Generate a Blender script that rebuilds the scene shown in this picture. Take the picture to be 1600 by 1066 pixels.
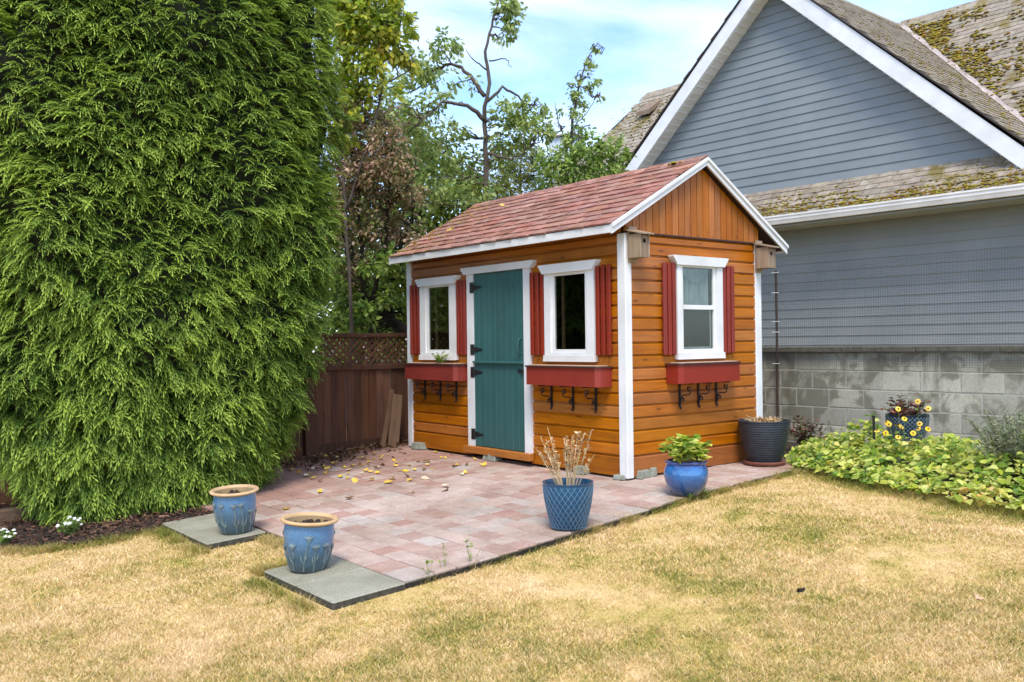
import bpy, bmesh, math, random
import numpy as np
from mathutils import Vector, Matrix, noise as mnoise

random.seed(7); rng = np.random.default_rng(7)
for o in list(bpy.data.objects): bpy.data.objects.remove(o)
scene = bpy.context.scene
COL = scene.collection
R_ = math.radians

# ------------------------------------------------------------------ camera
CAM_R = np.array([[0.6198, -0.0090, -0.7847], [0.7847, -0.0089, 0.6198], [-0.0126, -0.9999, 0.0015]])
def _ortho(m):
    a = m[:, 2] / np.linalg.norm(m[:, 2]); b = m[:, 0] - a * (a @ m[:, 0]); b /= np.linalg.norm(b)
    return np.stack([b, np.cross(a, b), a], axis=1)
CAM_R = _ortho(CAM_R)
CAM_P = np.array([0., 0., 1.2]); FPX = 1440.
cam_data = bpy.data.cameras.new('camera'); cam = bpy.data.objects.new('camera', cam_data); COL.objects.link(cam)
cam_data.sensor_width = 36; cam_data.lens = 36 * FPX / 1600; cam_data.clip_end = 2000; cam_data.clip_start = .05
cm = Matrix.Identity(4)
for r in range(3):
    cm[r][0] = CAM_R[r, 0]; cm[r][1] = -CAM_R[r, 1]; cm[r][2] = -CAM_R[r, 2]; cm[r][3] = CAM_P[r]
cam.matrix_world = cm
scene.camera = cam

# ------------------------------------------------------------------ sky, sun, exposure
SUN_DIR = Vector((0.42, -0.36, 0.85)).normalized()          # towards the sun
elev = math.asin(SUN_DIR.z)
world = bpy.data.worlds.new('World'); scene.world = world; world.use_nodes = True
wn = world.node_tree; wn.nodes.clear()
w_out = wn.nodes.new('ShaderNodeOutputWorld'); w_bg = wn.nodes.new('ShaderNodeBackground')
sky = wn.nodes.new('ShaderNodeTexSky'); sky.sky_type = 'NISHITA'; sky.sun_disc = False
sky.sun_elevation = elev; sky.sun_rotation = math.atan2(SUN_DIR.x, SUN_DIR.y)
sky.air_density = 1.0; sky.dust_density = 0.6; sky.ozone_density = 1.4
tc = wn.nodes.new('ShaderNodeTexCoord'); mp = wn.nodes.new('ShaderNodeMapping')
mp.inputs['Scale'].default_value = (1.2, 1.2, 4.2); mp.inputs['Rotation'].default_value = (0.12, -0.2, 0.4)
cn = wn.nodes.new('ShaderNodeTexNoise'); cn.inputs['Scale'].default_value = 1.7; cn.inputs['Detail'].default_value = 7
cn.inputs['Roughness'].default_value = .55; cn.inputs['Distortion'].default_value = .35
cr = wn.nodes.new('ShaderNodeValToRGB'); cr.color_ramp.elements[0].position = .36; cr.color_ramp.elements[1].position = .84
cmul = wn.nodes.new('ShaderNodeMath'); cmul.operation = 'MULTIPLY'; cmul.inputs[1].default_value = .93
cmix = wn.nodes.new('ShaderNodeMixRGB'); cmix.inputs[2].default_value = (8.0, 8.3, 8.7, 1)
wn.links.new(tc.outputs['Generated'], mp.inputs[0]); wn.links.new(mp.outputs[0], cn.inputs['Vector'])
wn.links.new(cn.outputs['Fac'], cr.inputs[0]); wn.links.new(cr.outputs[0], cmul.inputs[0]); wn.links.new(cmul.outputs[0], cmix.inputs[0])
skm = wn.nodes.new('ShaderNodeMixRGB'); skm.blend_type = 'MULTIPLY'; skm.inputs[0].default_value = 1; skm.inputs[2].default_value = (1.02, 1.16, 1.38, 1)
wn.links.new(sky.outputs[0], skm.inputs[1]); wn.links.new(skm.outputs[0], cmix.inputs[1])
wn.links.new(cmix.outputs[0], w_bg.inputs[0]); w_bg.inputs[1].default_value = 0.10
wn.links.new(w_bg.outputs[0], w_out.inputs[0])
sd = bpy.data.lights.new('sun', 'SUN'); sd.energy = 1.5; sd.angle = R_(18); sd.color = (1.0, .93, .82)
sun = bpy.data.objects.new('sun', sd); COL.objects.link(sun)
sun.rotation_euler = SUN_DIR.to_track_quat('Z', 'Y').to_euler()
scene.view_settings.view_transform = 'Standard'; scene.view_settings.look = 'None'
scene.view_settings.gamma = 1; scene.view_settings.exposure = 1.34
scene.view_settings.use_curve_mapping = False
scene.render.engine = 'CYCLES'
scene.cycles.max_bounces = 8; scene.cycles.transparent_max_bounces = 8

# ------------------------------------------------------------------ geometry helpers
def gnd(y): return 0.06 * (y - 5.5) if y < 5.5 else 0.015 * (y - 5.5)
def at(px, py, dep):
    d = CAM_R @ np.array([px - 800., py - 533., FPX]); return CAM_P + d * dep / FPX
def gpix(px, py, off=0.0):
    d = CAM_R @ np.array([px - 800., py - 533., FPX]) / FPX
    lo, hi = .2, 60.
    for _ in range(50):
        m = (lo + hi) / 2; p = CAM_P + d * m
        if p[2] - gnd(p[1]) - off > 0: lo = m
        else: hi = m
    return CAM_P + d * lo

def tag(o, label=None, cat=None, group=None, kind=None):
    if label: o['label'] = label
    if cat: o['category'] = cat
    if group: o['group'] = group
    if kind: o['kind'] = kind
    return o
def link(name, mesh, mat=None, parent=None, loc=(0, 0, 0), rot=(0, 0, 0)):
    o = bpy.data.objects.new(name, mesh); COL.objects.link(o)
    if mesh is not None and mat is not None and len(mesh.materials) == 0: mesh.materials.append(mat)
    if parent is not None: o.parent = parent
    o.location = loc; o.rotation_euler = rot
    return o
def empty(name, loc=(0, 0, 0), rz=0):
    o = bpy.data.objects.new(name, None); COL.objects.link(o); o.location = loc; o.rotation_euler = (0, 0, rz); o.empty_display_size = .1
    return o

class MB:
    def __init__(s): s.v = []; s.f = []
    def add(s, vs, fs):
        n = len(s.v); s.v += [tuple(p) for p in vs]; s.f += [tuple(i + n for i in f) for f in fs]; return s
    def box(s, a, b, ch=0):
        x0, y0, z0 = a; x1, y1, z1 = b
        return s.add([(x0, y0, z0), (x1, y0, z0), (x1, y1, z0), (x0, y1, z0), (x0, y0, z1), (x1, y0, z1), (x1, y1, z1), (x0, y1, z1)],
                     [(0, 3, 2, 1), (4, 5, 6, 7), (0, 1, 5, 4), (1, 2, 6, 5), (2, 3, 7, 6), (3, 0, 4, 7)])
    def prism(s, prof, axis, t0, t1):
        """extrude a closed 2-D profile along an axis ('x','y','z')"""
        def P(p, t):
            if axis == 'x': return (t, p[0], p[1])
            if axis == 'y': return (p[0], t, p[1])
            return (p[0], p[1], t)
        n = len(prof)
        vs = [P(p, t0) for p in prof] + [P(p, t1) for p in prof]
        fs = [(i, (i + 1) % n, n + (i + 1) % n, n + i) for i in range(n)] + [tuple(range(n - 1, -1, -1)), tuple(range(n, 2 * n))]
        return s.add(vs, fs)
    def tube(s, pts, rad, n=6, cap=True):
        pts = [Vector(p) for p in pts]; k = len(pts)
        if not hasattr(rad, '__len__'): rad = [rad] * k
        rings = []; up = Vector((0, 0, 1)); base = len(s.v)
        prev = None
        for i, p in enumerate(pts):
            d = (pts[min(i + 1, k - 1)] - pts[max(i - 1, 0)])
            if d.length < 1e-9: d = Vector((0, 0, 1))
            d.normalize()
            if prev is None:
                a = d.cross(up if abs(d.z) < .95 else Vector((1, 0, 0))).normalized()
            else:
                a = (prev - d * prev.dot(d))
                a = a.normalized() if a.length > 1e-6 else d.orthogonal().normalized()
            prev = a; b = d.cross(a)
            for j in range(n):
                t = 2 * math.pi * j / n
                s.v.append(tuple(p + (a * math.cos(t) + b * math.sin(t)) * rad[i]))
        for i in range(k - 1):
            for j in range(n):
                q = base + i * n + j; r = base + i * n + (j + 1) % n
                s.f.append((q, r, r + n, q + n))
        if cap:
            s.f.append(tuple(base + j for j in range(n - 1, -1, -1))); s.f.append(tuple(base + (k - 1) * n + j for j in range(n)))
        return s
    def lathe(s, prof, n=40, c=(0, 0, 0), cap0=True, cap1=False):
        base = len(s.v); k = len(prof)
        for r, z in prof:
            for j in range(n):
                t = 2 * math.pi * j / n; s.v.append((c[0] + r * math.cos(t), c[1] + r * math.sin(t), c[2] + z))
        for i in range(k - 1):
            for j in range(n):
                q = base + i * n + j; r = base + i * n + (j + 1) % n
                s.f.append((q, r, r + n, q + n))
        if cap0: s.f.append(tuple(base + j for j in range(n - 1, -1, -1)))
        if cap1: s.f.append(tuple(base + (k - 1) * n + j for j in range(n)))
        return s
    def mesh(s, name, smooth=False):
        m = bpy.data.meshes.new(name); m.from_pydata(s.v, [], s.f); m.update()
        if smooth: m.polygons.foreach_set('use_smooth', [True] * len(m.polygons))
        return m
    def build(s, name, mat, parent=None, loc=(0, 0, 0), rot=(0, 0, 0), smooth=False):
        return link(name, s.mesh(name, smooth), mat, parent, loc, rot)

def bevel_box(a, b, w=.006, name='piece'):
    bm = bmesh.new(); bmesh.ops.create_cube(bm, size=1)
    for v in bm.verts:
        for i in range(3): v.co[i] = (a[i] + b[i]) / 2 + v.co[i] * (b[i] - a[i])
    bmesh.ops.bevel(bm, geom=bm.edges[:], offset=w, segments=1, affect='EDGES')
    m = bpy.data.meshes.new(name); bm.to_mesh(m); bm.free(); return m

def np_mesh(name, verts, faces, rnd=None, smooth=False):
    """verts (n,3), faces (m,k) arrays -> mesh; rnd: per-vertex float attribute"""
    m = bpy.data.meshes.new(name); n = len(verts); k = faces.shape[1]; f = len(faces)
    m.vertices.add(n); m.vertices.foreach_set('co', np.ascontiguousarray(verts, dtype=np.float32).ravel())
    m.loops.add(f * k); m.loops.foreach_set('vertex_index', np.ascontiguousarray(faces, dtype=np.int32).ravel())
    m.polygons.add(f); m.polygons.foreach_set('loop_start', np.arange(0, f * k, k, dtype=np.int32))
    m.update(calc_edges=True)
    if smooth: m.polygons.foreach_set('use_smooth', np.ones(f, dtype=bool))
    if rnd is not None:
        a = m.attributes.new('rnd', 'FLOAT', 'POINT'); a.data.foreach_set('value', np.ascontiguousarray(rnd, dtype=np.float32))
    return m
def scatter(name, tv, tf, pos, rot, scl, rnd, tip=0.):
    """merge copies of a template: rot (m,3,3) columns = local axes, scl (m,) or (m,3)"""
    tv = np.asarray(tv, float); tf = np.asarray(tf, int); m = len(pos); n = len(tv)
    scl = np.asarray(scl, float)
    if scl.ndim == 1: scl = np.repeat(scl[:, None], 3, axis=1)
    loc = tv[None] * scl[:, None, :]
    V = np.einsum('mij,mnj->mni', rot, loc) + np.asarray(pos)[:, None, :]
    Fc = (tf[None] + (np.arange(m) * n)[:, None, None]).reshape(-1, tf.shape[1])
    return np_mesh(name, V.reshape(-1, 3), Fc, np.repeat(rnd, n) + tip * np.tile(tv[:, 0] - .45, m))
def nrm(v): return v / np.maximum(np.linalg.norm(v, axis=-1, keepdims=True), 1e-9)
def frames(x, upish):
    """rotation arrays with local x along x and local z near upish"""
    x = nrm(x); y = nrm(np.cross(upish, x)); z = np.cross(x, y); return np.stack([x, y, z], axis=2)
def rand_dirs(n):
    return nrm(rng.normal(size=(n, 3)))

# ------------------------------------------------------------------ materials
def lin(c):
    return tuple(((x / 255) / 12.92 if x / 255 <= .04045 else ((x / 255 + .055) / 1.055) ** 2.4) for x in c) + (1,)
class NT:
    def __init__(s, name):
        s.m = bpy.data.materials.new(name); s.m.use_nodes = True; s.t = s.m.node_tree; s.t.nodes.clear()
        s.out = s.t.nodes.new('ShaderNodeOutputMaterial')
    def n(s, kind, **kw):
        x = s.t.nodes.new('ShaderNode' + kind)
        for k, v in kw.items():
            if k in x.inputs: x.inputs[k].default_value = v
            else: setattr(x, k, v)
        return x
    def l(s, a, b): s.t.links.new(a, b)
    def ramp(s, fac, stops, interp='LINEAR'):
        r = s.n('ValToRGB'); r.color_ramp.interpolation = interp
        el = r.color_ramp.elements
        while len(el) < len(stops): el.new(.5)
        for e, (p, c) in zip(el, stops): e.position = p; e.color = c if len(c) == 4 else tuple(c) + (1,)
        s.l(fac, r.inputs[0]); return r.outputs[0]
    def mix(s, fac, a, b, mode='MIX'):
        x = s.n('MixRGB', blend_type=mode)
        for sock, v in ((x.inputs[0], fac), (x.inputs[1], a), (x.inputs[2], b)):
            if hasattr(v, 'is_linked') or hasattr(v, 'node'): s.l(v, sock)
            else: sock.default_value = v
        return x.outputs[0]
    def math(s, op, a, b=0.0):
        x = s.n('Math', operation=op)
        for sock, v in ((x.inputs[0], a), (x.inputs[1], b)):
            if hasattr(v, 'node'): s.l(v, sock)
            else: sock.default_value = v
        return x.outputs[0]
    def coord(s, mode='Object', scale=(1, 1, 1), jitter=True, rot=(0, 0, 0)):
        c = s.n('TexCoord') if mode != 'Position' else s.n('NewGeometry')
        o = c.outputs[mode]
        if jitter:
            oi = s.n('ObjectInfo'); v = s.n('VectorMath', operation='SCALE'); v.inputs[0].default_value = (37., 53., 71.)
            s.l(oi.outputs['Random'], v.inputs['Scale']); a = s.n('VectorMath', operation='ADD'); s.l(o, a.inputs[0]); s.l(v.outputs[0], a.inputs[1]); o = a.outputs[0]
        mp = s.n('Mapping'); mp.inputs['Scale'].default_value = scale; mp.inputs['Rotation'].default_value = rot; s.l(o, mp.inputs[0]); return mp.outputs[0]
    def noise(s, vec, scale, detail=4, rough=.55, dist=0, out='Fac'):
        x = s.n('TexNoise'); x.inputs['Scale'].default_value = scale; x.inputs['Detail'].default_value = detail; x.inputs['Roughness'].default_value = rough
        x.inputs['Distortion'].default_value = dist; s.l(vec, x.inputs['Vector']); return x.outputs[out]
    def rand(s): return s.n('ObjectInfo').outputs['Random']
    def vary(s, col, val=.12, sat=.08, hue=.0, src=None):
        h = s.n('HueSaturation'); r = src if src is not None else s.rand()
        h.inputs['Value'].default_value = 1
        mv = s.n('MapRange'); mv.inputs['To Min'].default_value = 1 - val; mv.inputs['To Max'].default_value = 1 + val; s.l(r, mv.inputs[0]); s.l(mv.outputs[0], h.inputs['Value'])
        if sat:
            r2 = s.math('FRACT', s.math('MULTIPLY', r, 7.31)); ms = s.n('MapRange'); ms.inputs['To Min'].default_value = 1 - sat; ms.inputs['To Max'].default_value = 1 + sat; s.l(r2, ms.inputs[0]); s.l(ms.outputs[0], h.inputs['Saturation'])
        if hue:
            r3 = s.math('FRACT', s.math('MULTIPLY', r, 13.7)); mh = s.n('MapRange'); mh.inputs['To Min'].default_value = .5 - hue; mh.inputs['To Max'].default_value = .5 + hue; s.l(r3, mh.inputs[0]); s.l(mh.outputs[0], h.inputs['Hue'])
        s.l(col, h.inputs['Color']); return h.outputs[0]
    def done(s, col, rough=.7, bump=None, bstr=.3, bdist=.01, spec=.3, metal=0, coat=0, trans=0, transl=None):
        p = s.n('BsdfPrincipled')
        if hasattr(col, 'node'): s.l(col, p.inputs['Base Color'])
        else: p.inputs['Base Color'].default_value = col
        if hasattr(rough, 'node'): s.l(rough, p.inputs['Roughness'])
        else: p.inputs['Roughness'].default_value = rough
        p.inputs['Specular IOR Level'].default_value = spec; p.inputs['Metallic'].default_value = metal; p.inputs['Coat Weight'].default_value = coat
        p.inputs['Transmission Weight'].default_value = trans
        if bump is not None:
            b = s.n('Bump'); b.inputs['Strength'].default_value = bstr; b.inputs['Distance'].default_value = bdist; s.l(bump, b.inputs['Height']); s.l(b.outputs[0], p.inputs['Normal'])
        last = p.outputs[0]
        if transl:
            t = s.n('BsdfTranslucent'); s.l(col, t.inputs[0]); mx = s.n('MixShader'); mx.inputs[0].default_value = transl
            s.l(last, mx.inputs[1]); s.l(t.outputs[0], mx.inputs[2]); last = mx.outputs[0]
        s.l(last, s.out.inputs[0]); return s.m

def simple(name, c1, c2, scale=8, detail=5, rough=.7, bstr=.25, bdist=.005, val=.08, stretch=(1, 1, 1), spec=.3, coat=0, jitter=True, metal=0, p=(.3, .7)):
    t = NT(name); v = t.coord('Object', stretch, jitter); n = t.noise(v, scale, detail)
    c = t.vary(t.ramp(n, [(p[0], c1), (p[1], c2)]), val, .05)
    return t.done(c, rough, n, bstr, bdist, spec, metal, coat)

def wood(name, light, mid, dark, grain=(2.2, 26, 26), rough=.45, val=.16, knots=True, coat=.0, spec=.35, bstr=.25, hue=.003):
    t = NT(name); v = t.coord('Object', grain); g = t.noise(v, 1.0, 6, .6, .6)
    c = t.ramp(g, [(.25, dark), (.45, mid), (.72, light)])
    v2 = t.coord('Object', (1, 1, 1)); big = t.noise(v2, 2.3, 3)
    c = t.mix(t.math('MULTIPLY', big, .7), c, mid, 'MIX')
    bl = t.ramp(t.noise(v2, 1.1, 4, .6), [(.34, (.80, .74, .68)), (.62, (1.06, 1.04, 1.0))])
    c = t.mix(1.0, c, bl, 'MULTIPLY')
    if knots:
        vk = t.coord('Object', (3.1, 9, 9)); vo = t.n('TexVoronoi'); vo.inputs['Scale'].default_value = 1.15; t.l(vk, vo.inputs['Vector'])
        k = t.ramp(vo.outputs['Distance'], [(.0, (1, 1, 1)), (.07, (.8, .8, .8)), (.17, (0, 0, 0))])
        c = t.mix(t.math('MULTIPLY', k, .75), c, tuple(x * .35 for x in dark[:3]) + (1,))
    c = t.vary(c, val, .06, hue)
    return t.done(c, rough, g, bstr, .003, spec, 0, coat)

MT = {}
MT['cedar'] = wood('stained_cedar', (.50, .172, .010, 1), (.39, .122, .007, 1), (.20, .056, .006, 1), rough=.42, coat=.08, val=.085)
MT['cedar_low'] = wood('weathered_cedar', (.38, .130, .012, 1), (.28, .086, .010, 1), (.14, .042, .008, 1), rough=.55)
MT['cedar_v'] = wood('stained_cedar_upright', (.46, .155, .010, 1), (.36, .110, .008, 1), (.19, .052, .006, 1), grain=(26, 26, 2.2), rough=.45, val=.10)
MT['fence'] = wood('old_fence_wood', (.19, .085, .042, 1), (.12, .052, .028, 1), (.05, .024, .015, 1), grain=(26, 26, 2.2), rough=.8, val=.3, knots=False)
MT['grey_wood'] = wood('grey_weathered_wood', (.40, .32, .24, 1), (.27, .20, .14, 1), (.10, .075, .05, 1), grain=(22, 22, 2.5), rough=.85, val=.15, knots=False)
MT['timber'] = wood('old_timber', (.22, .15, .10, 1), (.14, .09, .06, 1), (.06, .04, .03, 1), grain=(2.5, 22, 22), rough=.9, knots=False)
MT['plank'] = wood('offcut_wood', (.24, .14, .075, 1), (.16, .09, .05, 1), (.07, .04, .025, 1), grain=(26, 26, 2.2), rough=.8, knots=False)
def paint(name, c, wear=(.5, .42, .33, 1), rough=.45, amount=.66, val=.03):
    t = NT(name); v = t.coord('Object'); n = t.noise(v, 26, 6, .7); n2 = t.noise(v, 3.2, 4)
    w = t.ramp(n, [(amount, (0, 0, 0)), (amount + .06, (1, 1, 1))])
    cc = t.mix(1.0, c, t.ramp(n2, [(.3, (.86, .85, .83)), (.7, (1.05, 1.05, 1.05))]), 'MULTIPLY')
    cc = t.mix(t.math('MULTIPLY', w, .7), cc, wear); cc = t.vary(cc, val, .03)
    return t.done(cc, rough, n, .12, .002, .35)
MT['white'] = paint('white_paint', (.73, .73, .72, 1), (.42, .38, .33, 1), amount=.7)
MT['house_white'] = paint('house_white_paint', (.76, .76, .76, 1), (.6, .6, .58, 1), amount=.8)
MT['vinyl'] = paint('white_vinyl', (.74, .74, .72, 1), (.5, .5, .48, 1), amount=.85, rough=.35)
MT['red'] = paint('red_paint', (.235, .028, .015, 1), (.30, .09, .06, 1), amount=.68, val=.1)
MT['red_box'] = paint('red_box_paint', (.245, .029, .017, 1), (.36, .13, .10, 1), amount=.66, val=.06)
MT['teal'] = paint('teal_paint', (.036, .112, .108, 1), (.10, .19, .18, 1), amount=.74, val=.06, rough=.5)
MT['darkrim'] = simple('dark_wood_rim', (.03, .015, .012, 1), (.07, .03, .022, 1), 20, rough=.6)
MT['tan'] = simple('tan_board', (.52, .31, .20, 1), (.62, .42, .30, 1), 12, rough=.75)
MT['iron'] = simple('black_iron', (.008, .008, .009, 1), (.02, .018, .017, 1), 30, rough=.5, spec=.4)
MT['dark'] = simple('dark_inside', (.012, .011, .010, 1), (.02, .018, .016, 1), 4, rough=.9)
MT['screen'] = simple('dark_fly_screen', (.02, .022, .023, 1), (.032, .034, .036, 1), 60, rough=.7)
def glass():
    t = NT('window_glass'); g = t.n('BsdfGlossy'); g.inputs['Roughness'].default_value = .015; g.inputs['Color'].default_value = (.9, .95, .95, 1)
    tr = t.n('BsdfTransparent'); tr.inputs[0].default_value = (.72, .76, .75, 1); fr = t.n('LayerWeight'); fr.inputs[0].default_value = .5
    mx = t.n('MixShader'); a = t.math('ADD', t.math('MULTIPLY', t.math('POWER', fr.outputs['Facing'], 4.0), .8), .05); t.l(a, mx.inputs[0]); t.l(tr.outputs[0], mx.inputs[1]); t.l(g.outputs[0], mx.inputs[2]); t.l(mx.outputs[0], t.out.inputs[0]); return t.m
MT['glass'] = glass()
def lace():
    t = NT('lace_curtain'); v = t.coord('Object', (1, 1, .35)); n = t.noise(v, 22, 4, .6)
    return t.done(t.ramp(n, [(.35, (.62, .72, .72)), (.7, (.86, .92, .92))]), .9, n, .3, .004, .1, transl=.3)
MT['lace'] = lace()
MT['concrete'] = simple('old_concrete', (.17, .18, .14, 1), (.30, .31, .25, 1), 14, 8, .9, .4, .004)
def slabm():
    t = NT('paving_slab_concrete'); v = t.coord('Object'); f = t.noise(v, 150, 3, .7); b = t.noise(v, 4, 5)
    c = t.mix(1, t.ramp(b, [(.3, (.24, .226, .165)), (.7, (.35, .33, .255))]), t.ramp(f, [(.3, (.6, .6, .6)), (.7, (1.25, 1.25, 1.22))]), 'MULTIPLY')
    return t.done(t.vary(c, .05, .03), .92, f, .5, .004, .2)
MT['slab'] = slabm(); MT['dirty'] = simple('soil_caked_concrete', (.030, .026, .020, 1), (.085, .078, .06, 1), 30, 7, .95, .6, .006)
def blockm():
    t = NT('concrete_block'); v = t.coord('Object', jitter=False); w = t.coord('Position', jitter=False)
    f = t.noise(v, 60, 4, .65); big = t.noise(w, 3.3, 5, .6, .5); br = t.vary(t.ramp(f, [(.25, (.33, .312, .245)), (.75, (.49, .468, .385))]), .18, .06)
    wet = t.ramp(big, [(.47, (0, 0, 0)), (.56, (1, 1, 1))])
    c = t.mix(t.math('MULTIPLY', wet, .78), br, (.16, .148, .105, 1))
    st = t.noise(t.coord('Position', (2.3, 2.3, .35), jitter=False), 1.6, 5, .6); sk = t.ramp(st, [(.56, (0, 0, 0)), (.70, (1, 1, 1))])
    c = t.mix(t.math('MULTIPLY', sk, .75), c, (.11, .10, .05, 1))
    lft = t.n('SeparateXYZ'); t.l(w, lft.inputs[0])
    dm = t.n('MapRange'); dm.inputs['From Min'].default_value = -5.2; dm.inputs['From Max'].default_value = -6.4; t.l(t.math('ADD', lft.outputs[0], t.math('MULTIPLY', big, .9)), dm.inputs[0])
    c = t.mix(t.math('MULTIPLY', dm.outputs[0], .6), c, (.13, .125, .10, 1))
    return t.done(c, .92, f, .45, .004, .2)
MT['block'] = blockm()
MT['mortar'] = simple('mortar', (.30, .285, .235, 1), (.42, .40, .34, 1), 30, rough=.95)
MT['cap'] = simple('mossy_wall_cap', (.075, .07, .05, 1), (.16, .145, .11, 1), 18, 7, .95, .5, .006)
def paverm():
    t = NT('concrete_paver'); v = t.coord('Object'); f = t.noise(v, 110, 3, .7); b = t.noise(v, 9, 4)
    r = t.rand(); base = t.ramp(r, [(0, (.42, .295, .245)), (.14, (.49, .375, .315)), (.38, (.52, .415, .355)), (.52, (.45, .31, .255)), (.62, (.50, .39, .33)), (.82, (.48, .415, .365)), (.95, (.43, .27, .22)), (1, (.49, .37, .31))], 'CONSTANT')
    w = t.coord('Position', jitter=False); dirt = t.ramp(t.noise(w, 1.3, 5, .6), [(.38, (.80, .76, .72)), (.62, (1.05, 1.05, 1.05))])
    c = t.mix(1, base, dirt, 'MULTIPLY')
    c = t.mix(1, c, t.ramp(b, [(.3, (.85, .83, .82)), (.7, (1.08, 1.08, 1.08))]), 'MULTIPLY')
    c = t.mix(1, c, t.ramp(f, [(.3, (.72, .7, .7)), (.7, (1.16, 1.16, 1.15))]), 'MULTIPLY')
    return t.done(c, .9, f, .4, .003, .2)
MT['paver'] = paverm()
MT['sand'] = simple('joint_sand', (.055, .042, .03, 1), (.11, .085, .065, 1), 40, rough=.95, jitter=False)
def shingle(name, stops, val=.22, moss=None):
    t = NT(name); v = t.coord('Object'); f = t.noise(v, 160, 2, .7); b = t.noise(v, 7, 4)
    c = t.ramp(b, stops); c = t.mix(1, c, t.ramp(f, [(.3, (.75, .75, .75)), (.7, (1.2, 1.2, 1.2))]), 'MULTIPLY')
    c = t.vary(c, val, .12, .008)
    if moss:
        w = t.coord('Position', jitter=False); mn = t.noise(w, moss[1], 6, .65)
        k = t.ramp(mn, [(moss[0], (0, 0, 0)), (moss[0] + .08, (1, 1, 1))]); c = t.mix(t.math('MULTIPLY', k, .85), c, moss[2])
    return t.done(c, .92, f, .5, .003, .15)
MT['shingle'] = shingle('red_shingle', [(.28, (.23, .105, .078)), (.5, (.33, .165, .126)), (.72, (.40, .225, .178))], .17)
MT['hshingle'] = shingle('brown_shingle', [(.28, (.19, .155, .115)), (.5, (.28, .235, .18)), (.72, (.36, .31, .25))], .16, (.56, 1.7, (.17, .13, .035, 1)))
MT['deck'] = simple('roof_underlay', (.05, .04, .035, 1), (.08, .065, .055, 1), 10, rough=.95)
def siding():
    t = NT('grey_blue_siding'); v = t.coord('Object', (1.2, 30, 30)); n = t.noise(v, 1.5, 5); w = t.coord('Position', jitter=False); b = t.noise(w, 1.5, 4)
    c = t.ramp(b, [(.3, (.195, .220, .232)), (.7, (.235, .258, .265))]); c = t.vary(c, .04, .03)
    return t.done(c, .6, n, .15, .002, .3)
MT['siding'] = siding()
def mossm():
    t = NT('moss'); w = t.coord('Position', jitter=False); n = t.noise(w, 9, 5); a = t.n('Attribute', attribute_name='rnd')
    c = t.ramp(n, [(.3, (.17, .085, .016)), (.5, (.22, .16, .025)), (.7, (.27, .25, .05))]); c = t.vary(c, .3, .1, .02, a.outputs['Fac'])
    return t.done(c, .95, t.noise(w, 120, 3), .6, .01, .1)
MT['moss'] = mossm()
def leafm(name, stops, val=.3, hue=.025, transl=.35, rough=.5, patch=1.2, spec=.3):
    """stops are picked by each leaf's own number, nudged by a slow drift through the plant"""
    t = NT(name); a = t.n('Attribute', attribute_name='rnd').outputs['Fac']; w = t.coord('Position', jitter=False)
    d = t.noise(w, patch, 3); f = t.math('ADD', t.math('MULTIPLY', a, .62), t.math('MULTIPLY', t.math('SUBTRACT', d, .31), 1.0))
    c = t.ramp(f, stops); c = t.vary(c, val, .1, hue, a)
    return t.done(c, rough, None, 0, 0, spec, transl=transl)
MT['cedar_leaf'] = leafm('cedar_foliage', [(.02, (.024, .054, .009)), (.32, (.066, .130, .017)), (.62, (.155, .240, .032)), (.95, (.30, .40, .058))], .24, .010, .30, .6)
MT['brown_leaf_spray'] = leafm('browned_foliage', [(.1, (.12, .05, .02)), (.9, (.22, .12, .05))], .2)
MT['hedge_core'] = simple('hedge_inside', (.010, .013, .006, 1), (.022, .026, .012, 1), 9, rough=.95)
MT['bark'] = simple('bark', (.055, .042, .032, 1), (.14, .115, .09, 1), 14, 7, .95, .7, .01, stretch=(1, 1, .3))
MT['bark_dark'] = simple('dark_bark', (.016, .013, .010, 1), (.045, .036, .028, 1), 14, 7, .95, .7, .01, stretch=(1, 1, .3))
MT['pear_leaf'] = leafm('pear_leaf', [(.1, (.16, .24, .055)), (.5, (.33, .42, .12)), (.9, (.54, .60, .25))], .3, .02, .58)
MT['lime_leaf'] = leafm('yellowing_leaf', [(.1, (.22, .33, .05)), (.5, (.42, .50, .07)), (.8, (.60, .56, .09)), (.97, (.62, .40, .08))], .25, .02, .58)
MT['lilac_leaf'] = leafm('russet_leaf', [(.08, (.12, .16, .045)), (.36, (.24, .23, .08)), (.58, (.38, .25, .14)), (.9, (.66, .47, .34))], .3, .03, .45)
MT['shrub_leaf'] = leafm('shrub_leaf', [(.1, (.12, .22, .045)), (.5, (.27, .39, .08)), (.9, (.46, .56, .17))], .3, .02, .56)
MT['dark_leaf'] = leafm('dark_leaf', [(.1, (.11, .17, .04)), (.6, (.24, .32, .07)), (.9, (.40, .46, .12))], .3, .02, .55)
MT['conifer_leaf'] = leafm('yellow_conifer', [(.1, (.08, .12, .02)), (.5, (.22, .26, .045)), (.9, (.38, .40, .08))], .3, .02, .25)
MT['cover_leaf'] = leafm('lime_ground_cover', [(.06, (.08, .20, .03)), (.28, (.25, .39, .045)), (.52, (.50, .56, .09)), (.85, (.70, .66, .19)), (.98, (.66, .45, .14))], .26, .02, .45, .45, 2.2)
MT['sedum_leaf'] = leafm('dry_sedum', [(.1, (.33, .17, .10)), (.5, (.55, .36, .17)), (.9, (.66, .52, .26))], .2, .02, .25)
MT['mulch'] = leafm('bark_mulch', [(.1, (.035, .018, .012)), (.6, (.10, .05, .03)), (.95, (.19, .10, .06))], .3, .01, 0, .95)
MT['litter'] = leafm('leaf_litter', [(.1, (.05, .025, .015)), (.5, (.13, .07, .04)), (.85, (.24, .13, .06)), (.98, (.45, .33, .08))], .25, .01, .1, .9)
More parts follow.
